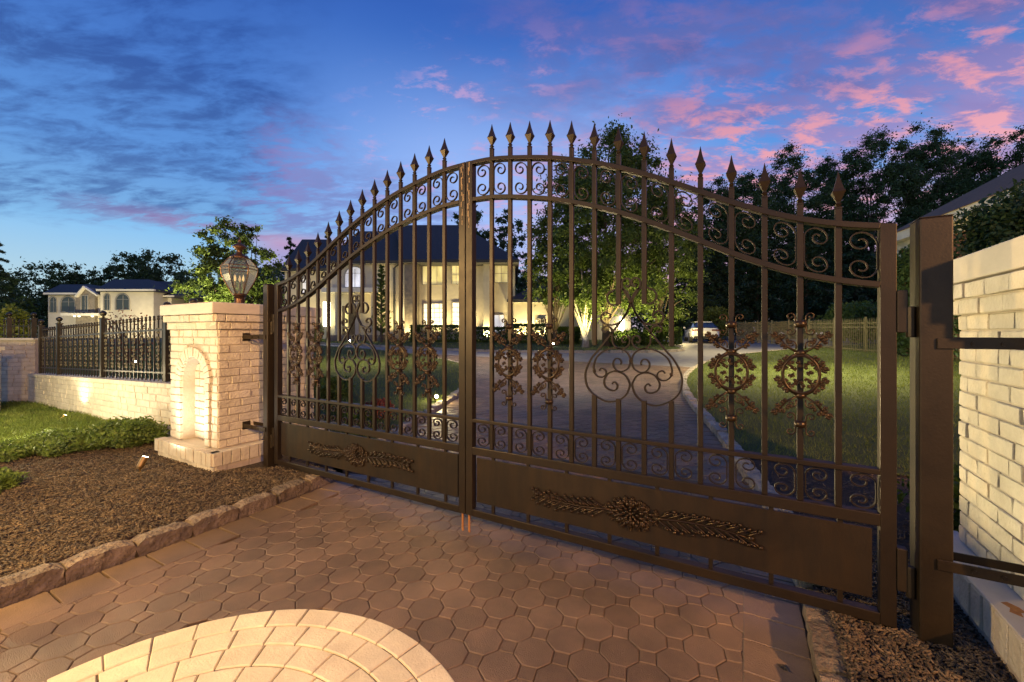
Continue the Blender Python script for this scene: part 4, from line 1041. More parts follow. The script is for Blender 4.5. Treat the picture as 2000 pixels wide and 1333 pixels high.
shrub_at(248, 606, 690, 80, 14, 'small red leaved maple behind the iron fence', mat='leafred', leaf=.04, n=700, seed=2, name='maple_shrub')
# plants near the mansion
for i, (x, yt, w, Z, lab) in enumerate([(860, 636, 110, 28.5, 'clipped hedge below the lower mansion windows'), (960, 640, 80, 28, 'clipped hedge right of the meeting stiles'), (1035, 634, 90, 27, 'loose hedge below the small wing window'), (1100, 640, 60, 26, 'hedge left of the white trunk')]):
    b = at(x, 660, Z); b.z = float(T(b.x, b.y)) + .05; o = shrub(b, (w / FL * Z, 1.0, max(.6, at(x, yt, Z).z - b.z)), 5500, lab, box=True, leaf=.08, name='hedge', cat='hedge', group='hedges in front of the mansion', seed=i); o.rotation_euler = (0, 0, TH)
for i, (x, yt, w, Z, lab) in enumerate([(1205, 645, 40, 23.5, 'round clipped shrub right of the yellow lit trunk'), (1232, 642, 40, 24, 'second round clipped shrub by the strip lights'), (1262, 645, 36, 24.5, 'darker round shrub at the end of the island')]):
    shrub_at(x, yt, 668, w, Z, lab, n=2600, leaf=.05, seed=10 + i, group='round shrubs on the island')
shrub_at(1295, 640, 668, 60, 26, 'square dark hedge block at the right end of the island', n=4000, leaf=.07, seed=15, box=True, name='hedge')
conifer(745, 515, 46, 27.5, 'slim columnar tree lit from below beside the mansion door', n=5000, seed=86, leaf=.09, mat='leafmid', droop=-.5)
shrub_at(612, 625, 668, 40, 27, 'lit shrub left of the mansion porch', n=2200, leaf=.06, mat='leafgold', seed=16)
shrub_at(1395, 600, 650, 60, 34, 'yellow green shrub directly behind the car', n=3500, leaf=.12, mat='leafgold', seed=17)
shrub_at(1680, 590, 640, 130, 24, 'wide pale green juniper behind the iron fence', n=5000, leaf=.12, mat='leafjun', seed=18)
shrub_at(1772, 488, 640, 62, 14.6, 'upright yew at the corner of the brick house', n=6000, leaf=.09, mat='leafdark', seed=19)
b = at(2035, 640, 8.6); b.z = .35; shrub(b, (2.9, 1.8, 4.2), 32000, 'large dark yew in front of the brick house behind the right pillar', leaf=.06, mat='leafdark', name='yew_shrub', seed=20)
b = at(560, 770, 8.0); shrub((-5.0, 2.6, .15), (1.0, .8, .45), 2500, 'low green shrub behind the left gate post', leaf=.035, seed=21, mat='hedge')
for i, (px, lab) in enumerate([(735, 'small brown leaved plant left of the floodlight'), (765, 'second small brown leaved plant close to the floodlight')]):
    shrub((-3.05 - .45 * (1 - i), 1.7 + .3 * i, .1), (.42, .42, .34), 900, lab, leaf=.022, seed=22 + i, mat='leafred' if i else 'leafmid', name='small_plant', cat='plant')
shrub((-2.7, 1.35, .1), (.5, .4, .3), 900, 'small dark plant just inside the left gate leaf', leaf=.022, seed=27, mat='hedge', name='small_plant', cat='plant')
# junipers and ground cover in the left bed
shrub((-4.62, -.40, .09), (.95, .7, .30), 6000, 'darker mounded juniper where the mulch meets the grass', leaf=.02, seed=30, mat='leafjun', name='juniper', group='junipers in the left bed')
shrub((-5.02, -.82, .08), (1.15, .6, .20), 6500, 'low spreading juniper lit bright green along the mulch edge', leaf=.019, seed=31, mat='leafjun', name='juniper', group='junipers in the left bed')
shrub((-5.2, -1.25, .07), (.9, .5, .16), 4500, 'low juniper at the left frame edge beside the flare', leaf=.018, seed=32, mat='leafjun', name='juniper', group='junipers in the left bed')
shrub((-3.74, -1.56, .08), (.5, .42, .17), 4200, 'juniper at the left frame edge nearest the kerb', leaf=.016, seed=33, mat='leafjun', name='juniper', group='junipers in the left bed')
shrub((3.1, 1.3, .08), (1.0, .6, .5), 3000, 'dark ground cover shrub behind the right gate post', leaf=.03, seed=34, mat='hedge')

# distant woodland filling the horizon
def woodland():
    rs = np.random.default_rng(4); n = 130000
    th = rs.uniform(R(-62), R(62), n); D = rs.uniform(76, 96, n); D = D / np.cos(th) ** .95; H = 9.5 + 2.5 * np.sin(th * 9) + 1.6 * np.sin(th * 23 + 1) + np.where(th > .4, 3.5, 0)
    z = rs.random(n) ** .8 * H * (D * np.cos(th) / 80); X = D * np.sin(th); Z = D * np.cos(th)
    dx, dz = X + .297, Z - 2.906; P = np.stack([CT * dx - ST * dz, ST * dx + CT * dz, z + .5], 1)
    a = rs.normal(0, 1, (n, 3)); a /= np.linalg.norm(a, axis=1, keepdims=True); b = np.cross(a, rs.normal(0, 1, (n, 3))); b /= np.linalg.norm(b, axis=1, keepdims=True)
    s = .34 * rs.uniform(.5, 1.3, n); V = np.stack([P - a * s[:, None], P + b * s[:, None] * .6, P + a * s[:, None], P - b * s[:, None] * .6], 1).reshape(-1, 3)
    tag(link('woodland', npmesh('woodland', V, np.arange(4 * n).reshape(-1, 4), M['leafdark'])), 'dark distant woodland closing the horizon behind the houses', 'woodland', kind='stuff')
woodland()

# ---------------------------------------------------------------- buildings (built square to the camera bearing)
class CB(MB):
    """plan-frame builder: x = lateral, y = distance, z = height; turned into scene coordinates"""
    def rect(s, px0, px1, py0, py1, Z, dep=.3):
        k = Z / FL; return s.box(((px0 - 1000) * k, Z, HC - (py1 - 650) * k), ((px1 - 1000) * k, Z + dep, HC - (py0 - 650) * k))
    def poly(s, pts, Z, dep=.3):
        k = Z / FL; P = [((x - 1000) * k, HC - (y - 650) * k) for x, y in pts]
        a = sum(P[i][0] * P[(i + 1) % len(P)][1] - P[(i + 1) % len(P)][0] * P[i][1] for i in range(len(P)))
        if a < 0: P = P[::-1]
        return s.prism(P, Z, Z + dep)
    def fin(s, name, mat, parent, org, **kw):
        s.xf(lambda q: (*plan(q[0], q[1]), q[2])); return s.build(name, mat, parent, org=org, **kw)
def hip(m, x0, x1, ye, xr0, xr1, yr, Z, D, over=.0, th=.15):
    # x in pixels at Z for the eave; ridge at Z + D/2
    k = Z / FL; kr = (Z + D / 2) / FL
    ez = HC - (ye - 650) * k; rz = HC - (yr - 650) * kr; A, B_ = (x0 - 1000) * k, (x1 - 1000) * k; C, D_ = (xr0 - 1000) * kr, (xr1 - 1000) * kr
    m.add([(A, Z, ez), (B_, Z, ez), (B_, Z + D, ez), (A, Z + D, ez), (C, Z + D / 2, rz), (D_, Z + D / 2, rz), (A, Z, ez - th), (B_, Z, ez - th), (B_, Z + D, ez - th), (A, Z + D, ez - th)],
          [(0, 1, 5, 4), (1, 2, 5), (2, 3, 4, 5), (3, 0, 4), (6, 7, 1, 0), (7, 8, 2, 1), (8, 9, 3, 2), (9, 6, 0, 3), (9, 8, 7, 6)])
    return m
def window(par, org, x0, x1, y0, y1, Z, pane, arch=False, cols=2, rows=2, frame='grey_trim', fw=1.3, bars=True, split=None):
    k = Z / FL; m = CB(); w = (x1 - x0)
    def outline(e):
        if not arch: return [(x0 - e, y1 + e), (x1 + e, y1 + e), (x1 + e, y0 - e), (x0 - e, y0 - e)]
        c = (x0 + x1) / 2; h = w / 2 + e; ys = y0 + w / 2
        return [(x0 - e, y1 + e), (x1 + e, y1 + e)] + [(c + h * math.cos(a), ys - h * math.sin(a)) for a in np.linspace(0, math.pi, 13)]
    inner = outline(0); outer = outline(fw)
    n = len(inner); b = 0
    for lvl, ZZ in ((0, Z - .10), (1, Z - .02)):
        for P in (outer, inner):
            for (x, y) in P: m.v.append(((x - 1000) * k, ZZ, HC - (y - 650) * k))
    for i in range(n):
        j = (i + 1) % n
        m.f += [(i, j, n + j, n + i), (2 * n + j, 2 * n + i, 3 * n + i, 3 * n + j), (j, i, 2 * n + i, 2 * n + j), (n + i, n + j, 3 * n + j, 3 * n + i)]
    t = fw * .26
    if bars:
        for c in range(1, cols):
            x = x0 + w * c / cols; m.rect(x - t, x + t, y0 + (w * .1 if arch else 0), y1, Z - .08, .05)
        ys = split or [y0 + (y1 - y0) * q / rows for q in range(1, rows)]
        for y in ys: m.rect(x0, x1, y - t, y + t, Z - .075, .04)
    f = m.fin('window', M[frame], par, org)
    g_ = CB(); g_.poly(inner, Z - .045, .03); g_.fin('pane', M[pane], f, org)
    return f
def mansion():
    org = at(800, 650, 33); org.z = .8
    r = empty('mansion', org, 'large two storey pale stone mansion with lit windows behind the gate', 'house')
    def W(x0, x1, y0, Z, dep, mat='stucco', nm='wall', y1=690):
        m = CB(); m.rect(x0, x1, y0, y1, Z, dep); return m.fin(nm, M[mat], r, org)
    w1 = W(556, 650, 524, 33.5, 9); w2 = W(640, 792, 509, 32.5, 10); w3 = W(806, 1006, 507, 32, 10)
    tu = W(790, 812, 510, 30.8, 5, 'stone', 'stone_pier')
    W(944, 962, 505, 31.2, 2, 'stucco', 'quoin')
    w4 = W(1003, 1232, 586, 31.5, 7, 'stucco', 'wing_wall')
    for a in ((548, 660, 524, 590, 640, 468, 32.9, 13), (632, 800, 509, 700, 800, 452, 31.9, 14), (786, 1014, 507, 770, 900, 440, 30.4, 15), (990, 1244, 585, 1040, 1180, 560, 31.1, 8)):
        m = CB(); hip(m, *a, th=.22); m.fin('roof', M['roof'], r, org)
    m = CB()
    for (x0, x1, y, Z) in ((548, 660, 524, 32.85), (632, 786, 509, 31.85), (790, 1013, 507, 30.36), (990, 1244, 585, 31.05)): m.rect(x0, x1, y + 1.0, y + 6.5, Z + .25, .18)
    m.fin('gutter', M['trim'], r, org)
    window(w1, org, 591, 606, 541, 572, 33.5, 'winpale', True, 1, 2, split=[552])
    window(w2, org, 674, 712, 522, 561, 32.5, 'winpale', True, 2, 2, split=[534], fw=1.6)
    window(w3, org, 826, 867, 521, 556, 32, 'winwarm', False, 3, 1); window(w3, org, 883, 899, 520, 555, 32, 'winwarm', False, 2, 2)
    window(w3, org, 828, 868, 594, 638, 32, 'winbright', False, 4, 5); window(w3, org, 884, 902, 592, 638, 32, 'winbright', False, 2, 5)
    window(w3, org, 967, 991, 517, 552, 32, 'winwarm', False, 2, 2); window(w4, org, 1048, 1063, 624, 646, 31.5, 'glassdark', False, 2, 3)
    window(w3, org, 966, 984, 616, 650, 32, 'winpale', False, 2, 1)
    # porch
    m = CB(); m.rect(627, 738, 562, 571, 30.8, 2.2); pr = m.fin('porch_roof', M['trim'], r, org)
    m = CB()
    for x in (658, 697, 728): m.rect(x - 3.5, x + 3.5, 571, 668, 31, .35)
    m.fin('porch_column', M['stucco'], r, org)
    m = CB(); m.rect(668, 694, 598, 664, 32.45, .1); dr = m.fin('door', M['bark'], r, org)
    m = CB(); m.rect(674, 680, 602, 650, 32.4, .06); m.fin('door_glass', M['winwarm'], dr, org)
    m = CB(); m.rect(631, 643, 590, 638, 31.3, .25); m.fin('porch_light', M['strip'], r, org)
    m = CB(); m.rect(779.5, 782, 596, 632, 32.3, .1); m.fin('wall_light', M['strip'], r, org)
    m = CB(); m.rect(640, 740, 655, 660, 30.4, 2); m.rect(636, 744, 660, 668, 29.9, 2.6); m.fin('steps', M['stone'], r, org)
    m = CB(); k = 32.3 / FL
    m.tube([((785 - 1000) * k, 32.2, HC + (650 - 512) * k), ((781 - 1000) * k, 32.2, HC + (650 - 516) * k), ((770 - 1000) * k, 32.25, HC + (650 - 524) * k), ((770 - 1000) * k, 32.25, HC + (650 - 660) * k)], .07, 6); m.fin('downspout', M['glassdark'], r, org)
    m = CB(); m.rect(1211.5, 1214, 618, 651, 31.3, .12); m.rect(1216.5, 1219, 620, 651, 31.3, .12); m.fin('strip_light', M['strip'], r, org)
    return r
mansion()
def far_house():
    Z = 53; org = at(200, 650, Z); org.z = .85
    r = empty('house', org, 'distant cream house with arched windows and a stone gable on the left', 'house')
    def W(x0, x1, y0, Z, dep, mat='stuccofar', nm='wall', y1=668):
        m = CB(); m.rect(x0, x1, y0, y1, Z, dep); return m.fin(nm, M[mat], r, org)
    w1 = W(94, 152, 573, 53, 10); w2 = W(196, 300, 567, 52, 12); w3 = W(268, 335, 577, 54, 10); 
    m = CB(); m.poly([(148, 668), (185, 668), (185, 578), (162, 561), (148, 578)], 52.2, 3); w4 = m.fin('gable_wall', M['stone'], r, org)
    W(185, 198, 577, 52.6, 2, nm='pier')
    for a in ((84, 196, 572, 118, 178, 556, 52.4, 12), (187, 300, 565, 222, 290, 546, 51.4, 14), (262, 372, 577, 300, 345, 550, 53.4, 12)):
        m = CB(); hip(m, *a, th=.3); m.fin('roof', M['roof'], r, org)
    m = CB()
    for (x0, x1, y, Z_) in ((84, 152, 572, 52.35), (187, 300, 565, 51.35), (262, 340, 577, 53.35)): m.rect(x0, x1, y, y + 3.5, Z_, .3)
    m.poly([(145, 579), (162, 558.5), (189, 576), (189, 579.5), (162, 562), (147, 581)], 51.8, .4); m.rect(118, 192, 612, 617, 51.3, 1.5); m.fin('white_fascia', M['trim'], r, org)
    window(w1, org, 98, 111, 581, 610, 53, 'glassdark', True, 2, 2, split=[590], fw=1); window(w1, org, 120, 147, 580, 609, 53, 'glassdark', True, 2, 2, split=[590], fw=1.3)
    window(w4, org, 160, 172, 578, 609, 52.2, 'glassdark', False, 2, 1, frame='grey_trim'); window(w2, org, 204, 215, 575, 606, 52, 'glassdark', True, 2, 2, split=[585], fw=1)
    window(w2, org, 227, 253, 575, 605, 52, 'glassdark', True, 2, 2, split=[585], fw=1.3)
    W(280, 289, 580, 53.8, .3, 'stone', 'stone_strip')
    m = CB(); m.rect(143, 146, 617.5, 619, 52.1, .2); m.rect(152, 155, 617.5, 619, 52.1, .2); m.rect(178, 181, 617.5, 619, 52.1, .2); m.fin('soffit_light', M['strip'], r, org)
far_house()
def brick_house():
    A = np.array([15.22, 16.22]); Bq = np.array([13.0, 8.8]); d = (Bq - A) / np.linalg.norm(Bq - A); n = np.array([-d[1], d[0]]); n = -n if n[0] < 0 else n
    org = Vector((*plan(*A), .6)); r = empty('brick_house', org, 'red brick house with brown roof and cream fascia at the right edge', 'house')
    L = np.linalg.norm(Bq - A); ez = 5.2
    def P(a, b, z): q = A + d * a + n * b; return (q[0], q[1], z)
    def bx(a0, a1, b0, b1, z0, z1, nm, mat):
        m = CB(); m.add([P(a0, b0, z0), P(a1, b0, z0), P(a1, b1, z0), P(a0, b1, z0), P(a0, b0, z1), P(a1, b0, z1), P(a1, b1, z1), P(a0, b1, z1)],
                        [(0, 3, 2, 1), (4, 5, 6, 7), (0, 1, 5, 4), (1, 2, 6, 5), (2, 3, 7, 6), (3, 0, 4, 7)]); return m.fin(nm, M[mat], r, org)
    bx(0, L, 0, 9, .2, ez - .3, 'wall', 'gatebrick'); bx(-.4, L + .4, -.45, -.05, ez - .32, ez, 'fascia', 'trim'); bx(-.38, L + .4, -.1, .0, ez - .6, ez - .32, 'soffit_trim', 'trim')
    m = CB(); m.add([P(-.5, -.5, ez + .002), P(L + .5, -.5, ez + .002), P(L + .5, 9.5, ez), P(-.5, 9.5, ez), P(4.2, 4.5, ez + 3.2), P(L + .5, 4.5, ez + 3.2)], [(0, 1, 5, 4), (2, 3, 4, 5), (3, 0, 4), (1, 2, 5), (3, 2, 1, 0)]); m.fin('roof', M['roofbrown'], r, org)
    m = CB(); m.tube([P(-.3, -.35, ez - .3), P(.05, -.3, ez - .55), P(.1, -.12, ez - .75), P(.1, -.12, .4)], .05, 6); m.fin('downspout', M['trim'], r, org)
brick_house()

# iron fence beyond the right lawn
def back_fence():
    A = np.array([13.6, 12.6]); Bq = np.array([17.2, 32.0]); L = np.linalg.norm(Bq - A); d = (Bq - A) / L
    def P(a): X, Z = A + d * a; u, v = plan(X, Z); return Vector((u, v, float(T(u, v)) + .05))
    o0 = P(0); r = empty('iron_fence', o0, 'long plain picket iron fence between the right lawn and the dark trees', 'fence')
    pk = MB(); pk.box((-.012, -.012, 0), (.012, .012, 1.36)); pk.lathe([(.017, 1.36), (.001, 1.44)], 4, rot=.78); pke = pk.mesh('picket', M['fenceolive'])
    po = MB(); po.box((-.032, -.032, 0), (.032, .032, 1.44)); po.lathe([(.05, 1.44), (.05, 1.46), (.01, 1.49)], 4, rot=.78); poe = po.mesh('post', M['fenceolive'])
    s = .13; n = int(L / s); cnt = 0; rest = MB()
    for k in range(n):
        q = P(k * s) - o0
        if k % 17 == 0: link('post', poe, r, q)
        elif cnt < 99: link('picket', pke, r, q); cnt += 1
        else: rest.v and None; rest.box((q.x - .012, q.y - .012, q.z), (q.x + .012, q.y + .012, q.z + 1.4))
    o = rest.build('far_pickets', M['fenceolive'], r); o['kind'] = 'stuff'
    for z in (.12, 1.05, 1.22):
        m = MB()
        for k in range(0, n, 17):
            a, b = P(k * s), P(min(n, k + 17) * s); m.bar(a + Vector((0, 0, z)), b + Vector((0, 0, z)), .02, .03)
        m.build('rail', M['fenceolive'], r, org=o0)
M['fenceolive'] = pm('iron_fence_paint', (.16, .14, .07), (.12, .11, .06), 5, rough=.4, metal=.3)
back_fence()

# parked car
def car():
    u, v = plan(13.6, 30); c = Vector((u, v, float(T(u, v)) + .012)); heading = R(103) 
    r = empty('parked_car', c, 'white saloon car parked at the end of the driveway by the fence', 'car', rz=heading)
    # body: cross sections along x (length), front = +x
    secs = [(-2.30, .74, .45, .80), (-2.2, .84, .32, .98), (-1.7, .90, .26, 1.02), (-.9, .92, .24, 1.0), (0, .92, .24, .96), (1.0, .91, .24, .92), (1.7, .88, .26, .86), (2.2, .80, .32, .72), (2.34, .66, .42, .62)]
    m = MB(); n = 10
    for (x, w, z0, z1) in secs:
        zm = (z0 + z1) / 2
        for (y, z) in ((-w * .8, z0), (-w, z0 + .12), (-w, zm), (-w * .97, z1 - .08), (-w * .82, z1), (w * .82, z1), (w * .97, z1 - .08), (w, zm), (w, z0 + .12), (w * .8, z0)): m.v.append((x, y, z))
    for i in range(len(secs) - 1):
        for k in range(n):
            k2 = (k + 1) % n; m.f.append((i * n + k, i * n + k2, (i + 1) * n + k2, (i + 1) * n + k))
    m.f.append(tuple(range(n))[::-1]); m.f.append(tuple((len(secs) - 1) * n + k for k in range(n)))
    b = m.build('body', M['carpaint'], r, smooth=False, bevel=.03)
    m = MB(); cab = [(-1.95, .72, 1.0, 1.03), (-1.1, .68, .98, 1.38), (-.3, .66, .96, 1.43), (.4, .66, .95, 1.38), (1.25, .72, .92, .96)]
    for (x, w, z0, z1) in cab:
        for (y, z) in ((-w - .1, z0), (-w * .9, z1), (w * .9, z1), (w + .1, z0)): m.v.append((x, y, z))
    for i in range(4):
        for k in range(4): k2 = (k + 1) % 4; m.f.append((i * 4 + k, i * 4 + k2, i * 4 + 4 + k2, i * 4 + 4 + k))
    m.build('windows', M['carglass'], r)
    m = MB(); m.box((-1.0, -.60, 1.375), (-.3, .6, 1.445)); m.box((-.3, -.6, 1.40), (.38, .6, 1.445)); m.build('roof_panel', M['carpaint'], b, bevel=.03)
    for sx in (-1.42, 1.42):
        for sy in (-1, 1):
            m = MB(); m.tube([(0, sy * .02, 0), (0, sy * -.20, 0)], .33, 20); w = m.build('wheel', M['tyre'], r, loc=(sx, sy * .92, .33))
            m = MB(); m.tube([(0, sy * .03, 0), (0, sy * .0, 0)], .21, 12); m.build('rim', M['rim'], w)
    for sy in (-1, 1):
        m = MB(); m.box((-2.315, sy * .38, .78), (-2.2, sy * .82, .90)); m.build('tail_light', M['taillight'], r)
    m = MB(); m.box((-2.34, -.26, .52), (-2.29, .26, .64)); m.build('number_plate', M['trim'], b)
    m = MB(); m.box((-2.33, -.7, .3), (-2.22, .7, .44)); m.build('rear_bumper', M['tyre'], b)
    for sy in (-1, 1):
        m = MB(); m.box((.55, sy * .95, .98), (.72, sy * 1.1, 1.1)); m.build('wing_mirror', M['carpaint'], b, bevel=.02)
car()

# fallen leaf and twigs
m = MB(); m.add([(0, 0, 0), (.014, .01, .006), (.034, .004, .002), (.016, -.012, .005), (.05, .0, .008)], [(0, 3, 1), (1, 3, 2), (2, 3, 4)])
m.xf(lambda q: (1.80 + q[0] * .7 - q[1], -.33 - q[0] * .8 - q[1], .022 + q[2])); tag(m.build('fallen_leaf', M['bark']), 'single brown fallen leaf on the paving near the right border slabs', 'leaf')

# spotlights by the mansion
def far_spot(px, py, Z, lab, pw=30, col=YEL, lens='lens'):
    b = at(px, py, Z); b.z = float(T(b.x, b.y)) + .1
    q = spot_fixture(b, lab, (.35, -.6, .5), .07, .12, lens)
    return q
far_spot(644, 668, 27.8, 'lit spotlight in front of the mansion porch light')
far_spot(684, 671, 27.4, 'lit spotlight at the mansion door steps')
far_spot(1080, 674, 23.6, 'lit spotlight on the island left of the white trunk')
b = at(267, 705, 9.5); spot_fixture((b.x, b.y, b.z - .08), 'bright spotlight seen through the black fence bars', (.5, -.8, .2), .03, .05, 'lens')
def L(px, py, Z, pw, col=YEL, size=.15): light(at(px, py, Z), 'POINT', pw, col, size)
def U(px, Z, pw, px2, py2, Z2, ang=70, col=YEL):
    p_ = at(px, 650, Z); p_.z = float(T(p_.x, p_.y)) + .25; light(p_, 'SPOT', pw, col, .08, at(px2, py2, Z2), ang, .7)
for (px, pw) in ((575, 130), (622, 150), (660, 160), (715, 150), (760, 240), (800, 260), (850, 170), (905, 240), (952, 300), (1020, 300), (1060, 260)):
    U(px, 30.9 if not 786 < px < 815 else 30.1, pw * 3.1, px, 545, 32.8, 104)
U(1180, 21.5, 1600, 1185, 480, 23.5, 100, (1, .82, .3)); U(1120, 21.0, 1300, 1100, 520, 24, 100, (1, .82, .3)); U(1225, 22.0, 1400, 1240, 480, 25, 100, (1, .82, .3)); U(1285, 23, 1500, 1300, 520, 26, 90)
U(1140, 21.6, 40, 1143, 640, 22.5, 60, WHT); U(745, 26.3, 160, 747, 600, 27.5, 50)
U(1040, 23, 300, 1070, 520, 24.5, 100)
L(1216, 640, 30.9, 60, WHT)
# lit trees on the left
U(470, 14.5, 2600, 430, 520, 17, 110, (1, .85, .4)); U(350, 14.5, 1700, 420, 520, 17, 110, (1, .85, .4))
L(20, 640, 12, 30); U(60, 22, 300, 40, 600, 26, 80)
# distant house front
for px in (110, 210, 290): U(px, 46.5, 1900, px, 600, 52.5, 120, (1, .84, .5))
# car / fence / right lawn
L(1330, 640, 27.5, 260, YEL, .2)
def down(px, Z, h, pw, col, ang):
    p_ = at(px, 650, Z); g_ = float(T(p_.x, p_.y)); p_.z = g_ + h; light(p_, 'SPOT', pw, col, .15, Vector((p_.x, p_.y, g_)), ang, .8)
down(1560, 11.0, 3.6, 2900, (1, .8, .4), 128); down(1470, 19, 4.5, 1900, (1, .8, .42), 130)  # added down-lights over the right lawn, no fixtures stand there
light(at(1840, 600, 9.5), 'SPOT', 1000, YEL, .2, at(1790, 560, 16.5), 90, .8)
down(700, 14, 3.0, 800, YEL, 120); down(960, 16, 3.5, 700, (1, .8, .5), 120); down(1130, 11, 3.2, 420, (1, .86, .66), 112)  # added down-lights brightening the inner drive and left lawn, no fixtures

# street lamp glow across the apron, lamp stands outside the frame on the right
light((6.9, -4.2, 3.5), 'POINT', 2600, (1, .50, .18), .10)
light((-1.9, -3.2, 2.2), 'POINT', 700, (1, .63, .22), .12)  # added warm fill light on the left, not a street lamp

# ---------------------------------------------------------------- sky
world = bpy.data.worlds.new('World'); S.world = world; world.use_nodes = True
N, Lk = world.node_tree.nodes, world.node_tree.links; N.clear()
out = N.new('ShaderNodeOutputWorld'); bg = N.new('ShaderNodeBackground'); Lk.new(bg.outputs[0], out.inputs['Surface'])
def val(x):
    n = N.new('ShaderNodeValue'); n.outputs[0].default_value = x; return n.outputs[0]
def ma(op, a, b=None, c=None, clamp=False):
    n = N.new('ShaderNodeMath'); n.operation = op; n.use_clamp = clamp
    for i, x in enumerate((a, b, c)):
        if x is None: continue
        if isinstance(x, (int, float)): n.inputs[i].default_value = x
        else: Lk.new(x, n.inputs[i])
    return n.outputs[0]
def ss(x, a, b):
    n = N.new('ShaderNodeMapRange'); n.interpolation_type = 'SMOOTHSTEP'; Lk.new(x, n.inputs['Value'])
    n.inputs['From Min'].default_value = a; n.inputs['From Max'].default_value = b; return n.outputs['Result']
def noise(vec, scale, det=8, ro=.6, dist=0):
    n = N.new('ShaderNodeTexNoise'); n.inputs['Scale'].default_value = scale; n.inputs['Detail'].default_value = det; n.inputs['Roughness'].default_value = ro; n.inputs['Distortion'].default_value = dist
    Lk.new(vec, n.inputs['Vector']); return n.outputs['Fac']
def mixc(f, a, b):
    n = N.new('ShaderNodeMix'); n.data_type = 'RGBA'; n.clamp_factor = True
    if isinstance(f, (int, float)): n.inputs[0].default_value = f
    else: Lk.new(f, n.inputs[0])
    for i, x in ((6, a), (7, b)):
        if isinstance(x, tuple): n.inputs[i].default_value = (*x, 1)
        else: Lk.new(x, n.inputs[i])
    return n.outputs[2]
def comb(x, y, z):
    n = N.new('ShaderNodeCombineXYZ')
    for i, q in enumerate((x, y, z)):
        if isinstance(q, (int, float)): n.inputs[i].default_value = q
        else: Lk.new(q, n.inputs[i])
    return n.outputs[0]
tc = N.new('ShaderNodeTexCoord')
mp = N.new('ShaderNodeMapping'); mp.vector_type = 'POINT'; mp.inputs['Rotation'].default_value = (0, 0, -TH); Lk.new(tc.outputs['Generated'], mp.inputs['Vector'])
sp = N.new('ShaderNodeSeparateXYZ'); Lk.new(mp.outputs['Vector'], sp.inputs[0]); X, Y, Zz = sp.outputs
hz = ma('SQRT', ma('ADD', ma('MULTIPLY', X, X), ma('MULTIPLY', Y, Y)))
el = ma('MULTIPLY', ma('ARCTAN2', Zz, hz), 57.2958); az = ma('MULTIPLY', ma('ARCTAN2', X, Y), 57.2958)
def ramp(x, stops):
    n = N.new('ShaderNodeValToRGB'); Lk.new(x, n.inputs[0]); cr = n.color_ramp
    cr.elements[0].position = stops[0][0]; cr.elements[0].color = (*stops[0][1], 1); cr.elements[1].position = stops[-1][0]; cr.elements[1].color = (*stops[-1][1], 1)
    for p_, c in stops[1:-1]: e = cr.elements.new(p_); e.color = (*c, 1)
    return n.outputs[0]
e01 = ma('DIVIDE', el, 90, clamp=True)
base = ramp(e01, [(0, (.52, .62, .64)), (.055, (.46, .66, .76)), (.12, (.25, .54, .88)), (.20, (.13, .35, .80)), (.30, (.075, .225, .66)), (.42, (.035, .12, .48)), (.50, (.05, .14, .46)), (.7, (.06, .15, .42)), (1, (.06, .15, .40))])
centre = ma('MULTIPLY', ss(az, -36, -6), ss(az, 34, 8)); midel = ma('MULTIPLY', ss(el, 4, 14), ss(el, 36, 18))
base = mixc(ma('MULTIPLY', ma('MULTIPLY', centre, midel), .75), base, (.40, .56, 1.0))
dk = ma('MULTIPLY', ss(az, 22, 58), ss(el, 14, 36)); base = mixc(ma('MULTIPLY', dk, .6), base, (.035, .06, .24))
den = ma('ADD', Zz, .16); cp = comb(ma('DIVIDE', X, den), ma('DIVIDE', Y, den), 0)
def cmap(rz, sc):
    n = N.new('ShaderNodeMapping'); n.inputs['Rotation'].default_value = (0, 0, R(rz)); n.inputs['Scale'].default_value = sc; Lk.new(cp, n.inputs['Vector']); return n.outputs[0]
cL = cmap(30, (1, 2.0, 1)); cR = cmap(-35, (1, 1.7, 1))
# left bank of rippled grey-blue cloud
nA = noise(cL, 4.2, 10, .62, .45); nA2 = noise(cL, 9.5, 6, .6, .2); nB = noise(cp, 1.1, 6, .6, .4)
rip = ma('ADD', ma('MULTIPLY', nA, .68), ma('MULTIPLY', nA2, .32))
edge = ma('ADD', az, ma('MULTIPLY', ma('SUBTRACT', nB, .5), 34)); eedge = ma('ADD', el, ma('MULTIPLY', ma('SUBTRACT', nB, .5), 6))
mL = ma('MULTIPLY', ma('MULTIPLY', ss(edge, -22, -34), ss(eedge, 10.0, 11.8)), ss(eedge, 60, 22))
dL = ma('MULTIPLY', mL, ma('ADD', ma('MULTIPLY', ss(rip, .40, .62), .7), .22))
darkL = mixc(ss(el, 11, 32), (.06, .135, .37), (.018, .06, .28))
sky = mixc(ma('MULTIPLY', dL, .88), base, darkL)
pinkL = ma('MULTIPLY', ma('MULTIPLY', mL, ma('MULTIPLY', ss(eedge, 13.2, 11.2), ss(az, -52, -34))), ss(rip, .42, .55)); sky = mixc(ma('MULTIPLY', pinkL, .7), sky, (.44, .22, .42))
pinkL2 = ma('MULTIPLY', ma('MULTIPLY', ss(edge, -36, -30), ss(edge, -22, -28)), ma('MULTIPLY', ss(el, 11, 15), ss(el, 27, 20))); sky = mixc(ma('MULTIPLY', ma('MULTIPLY', pinkL2, ss(rip, .44, .58)), .45), sky, (.40, .25, .55))
# middle streaks
mM = ma('MULTIPLY', ma('MULTIPLY', ss(edge, -34, -25), ss(edge, -1, -12)), ma('MULTIPLY', ss(eedge, 10.5, 13.5), ss(eedge, 24, 17)))
sky = mixc(ma('MULTIPLY', ma('MULTIPLY', mM, ss(rip, .38, .58)), .8), sky, (.19, .25, .56))
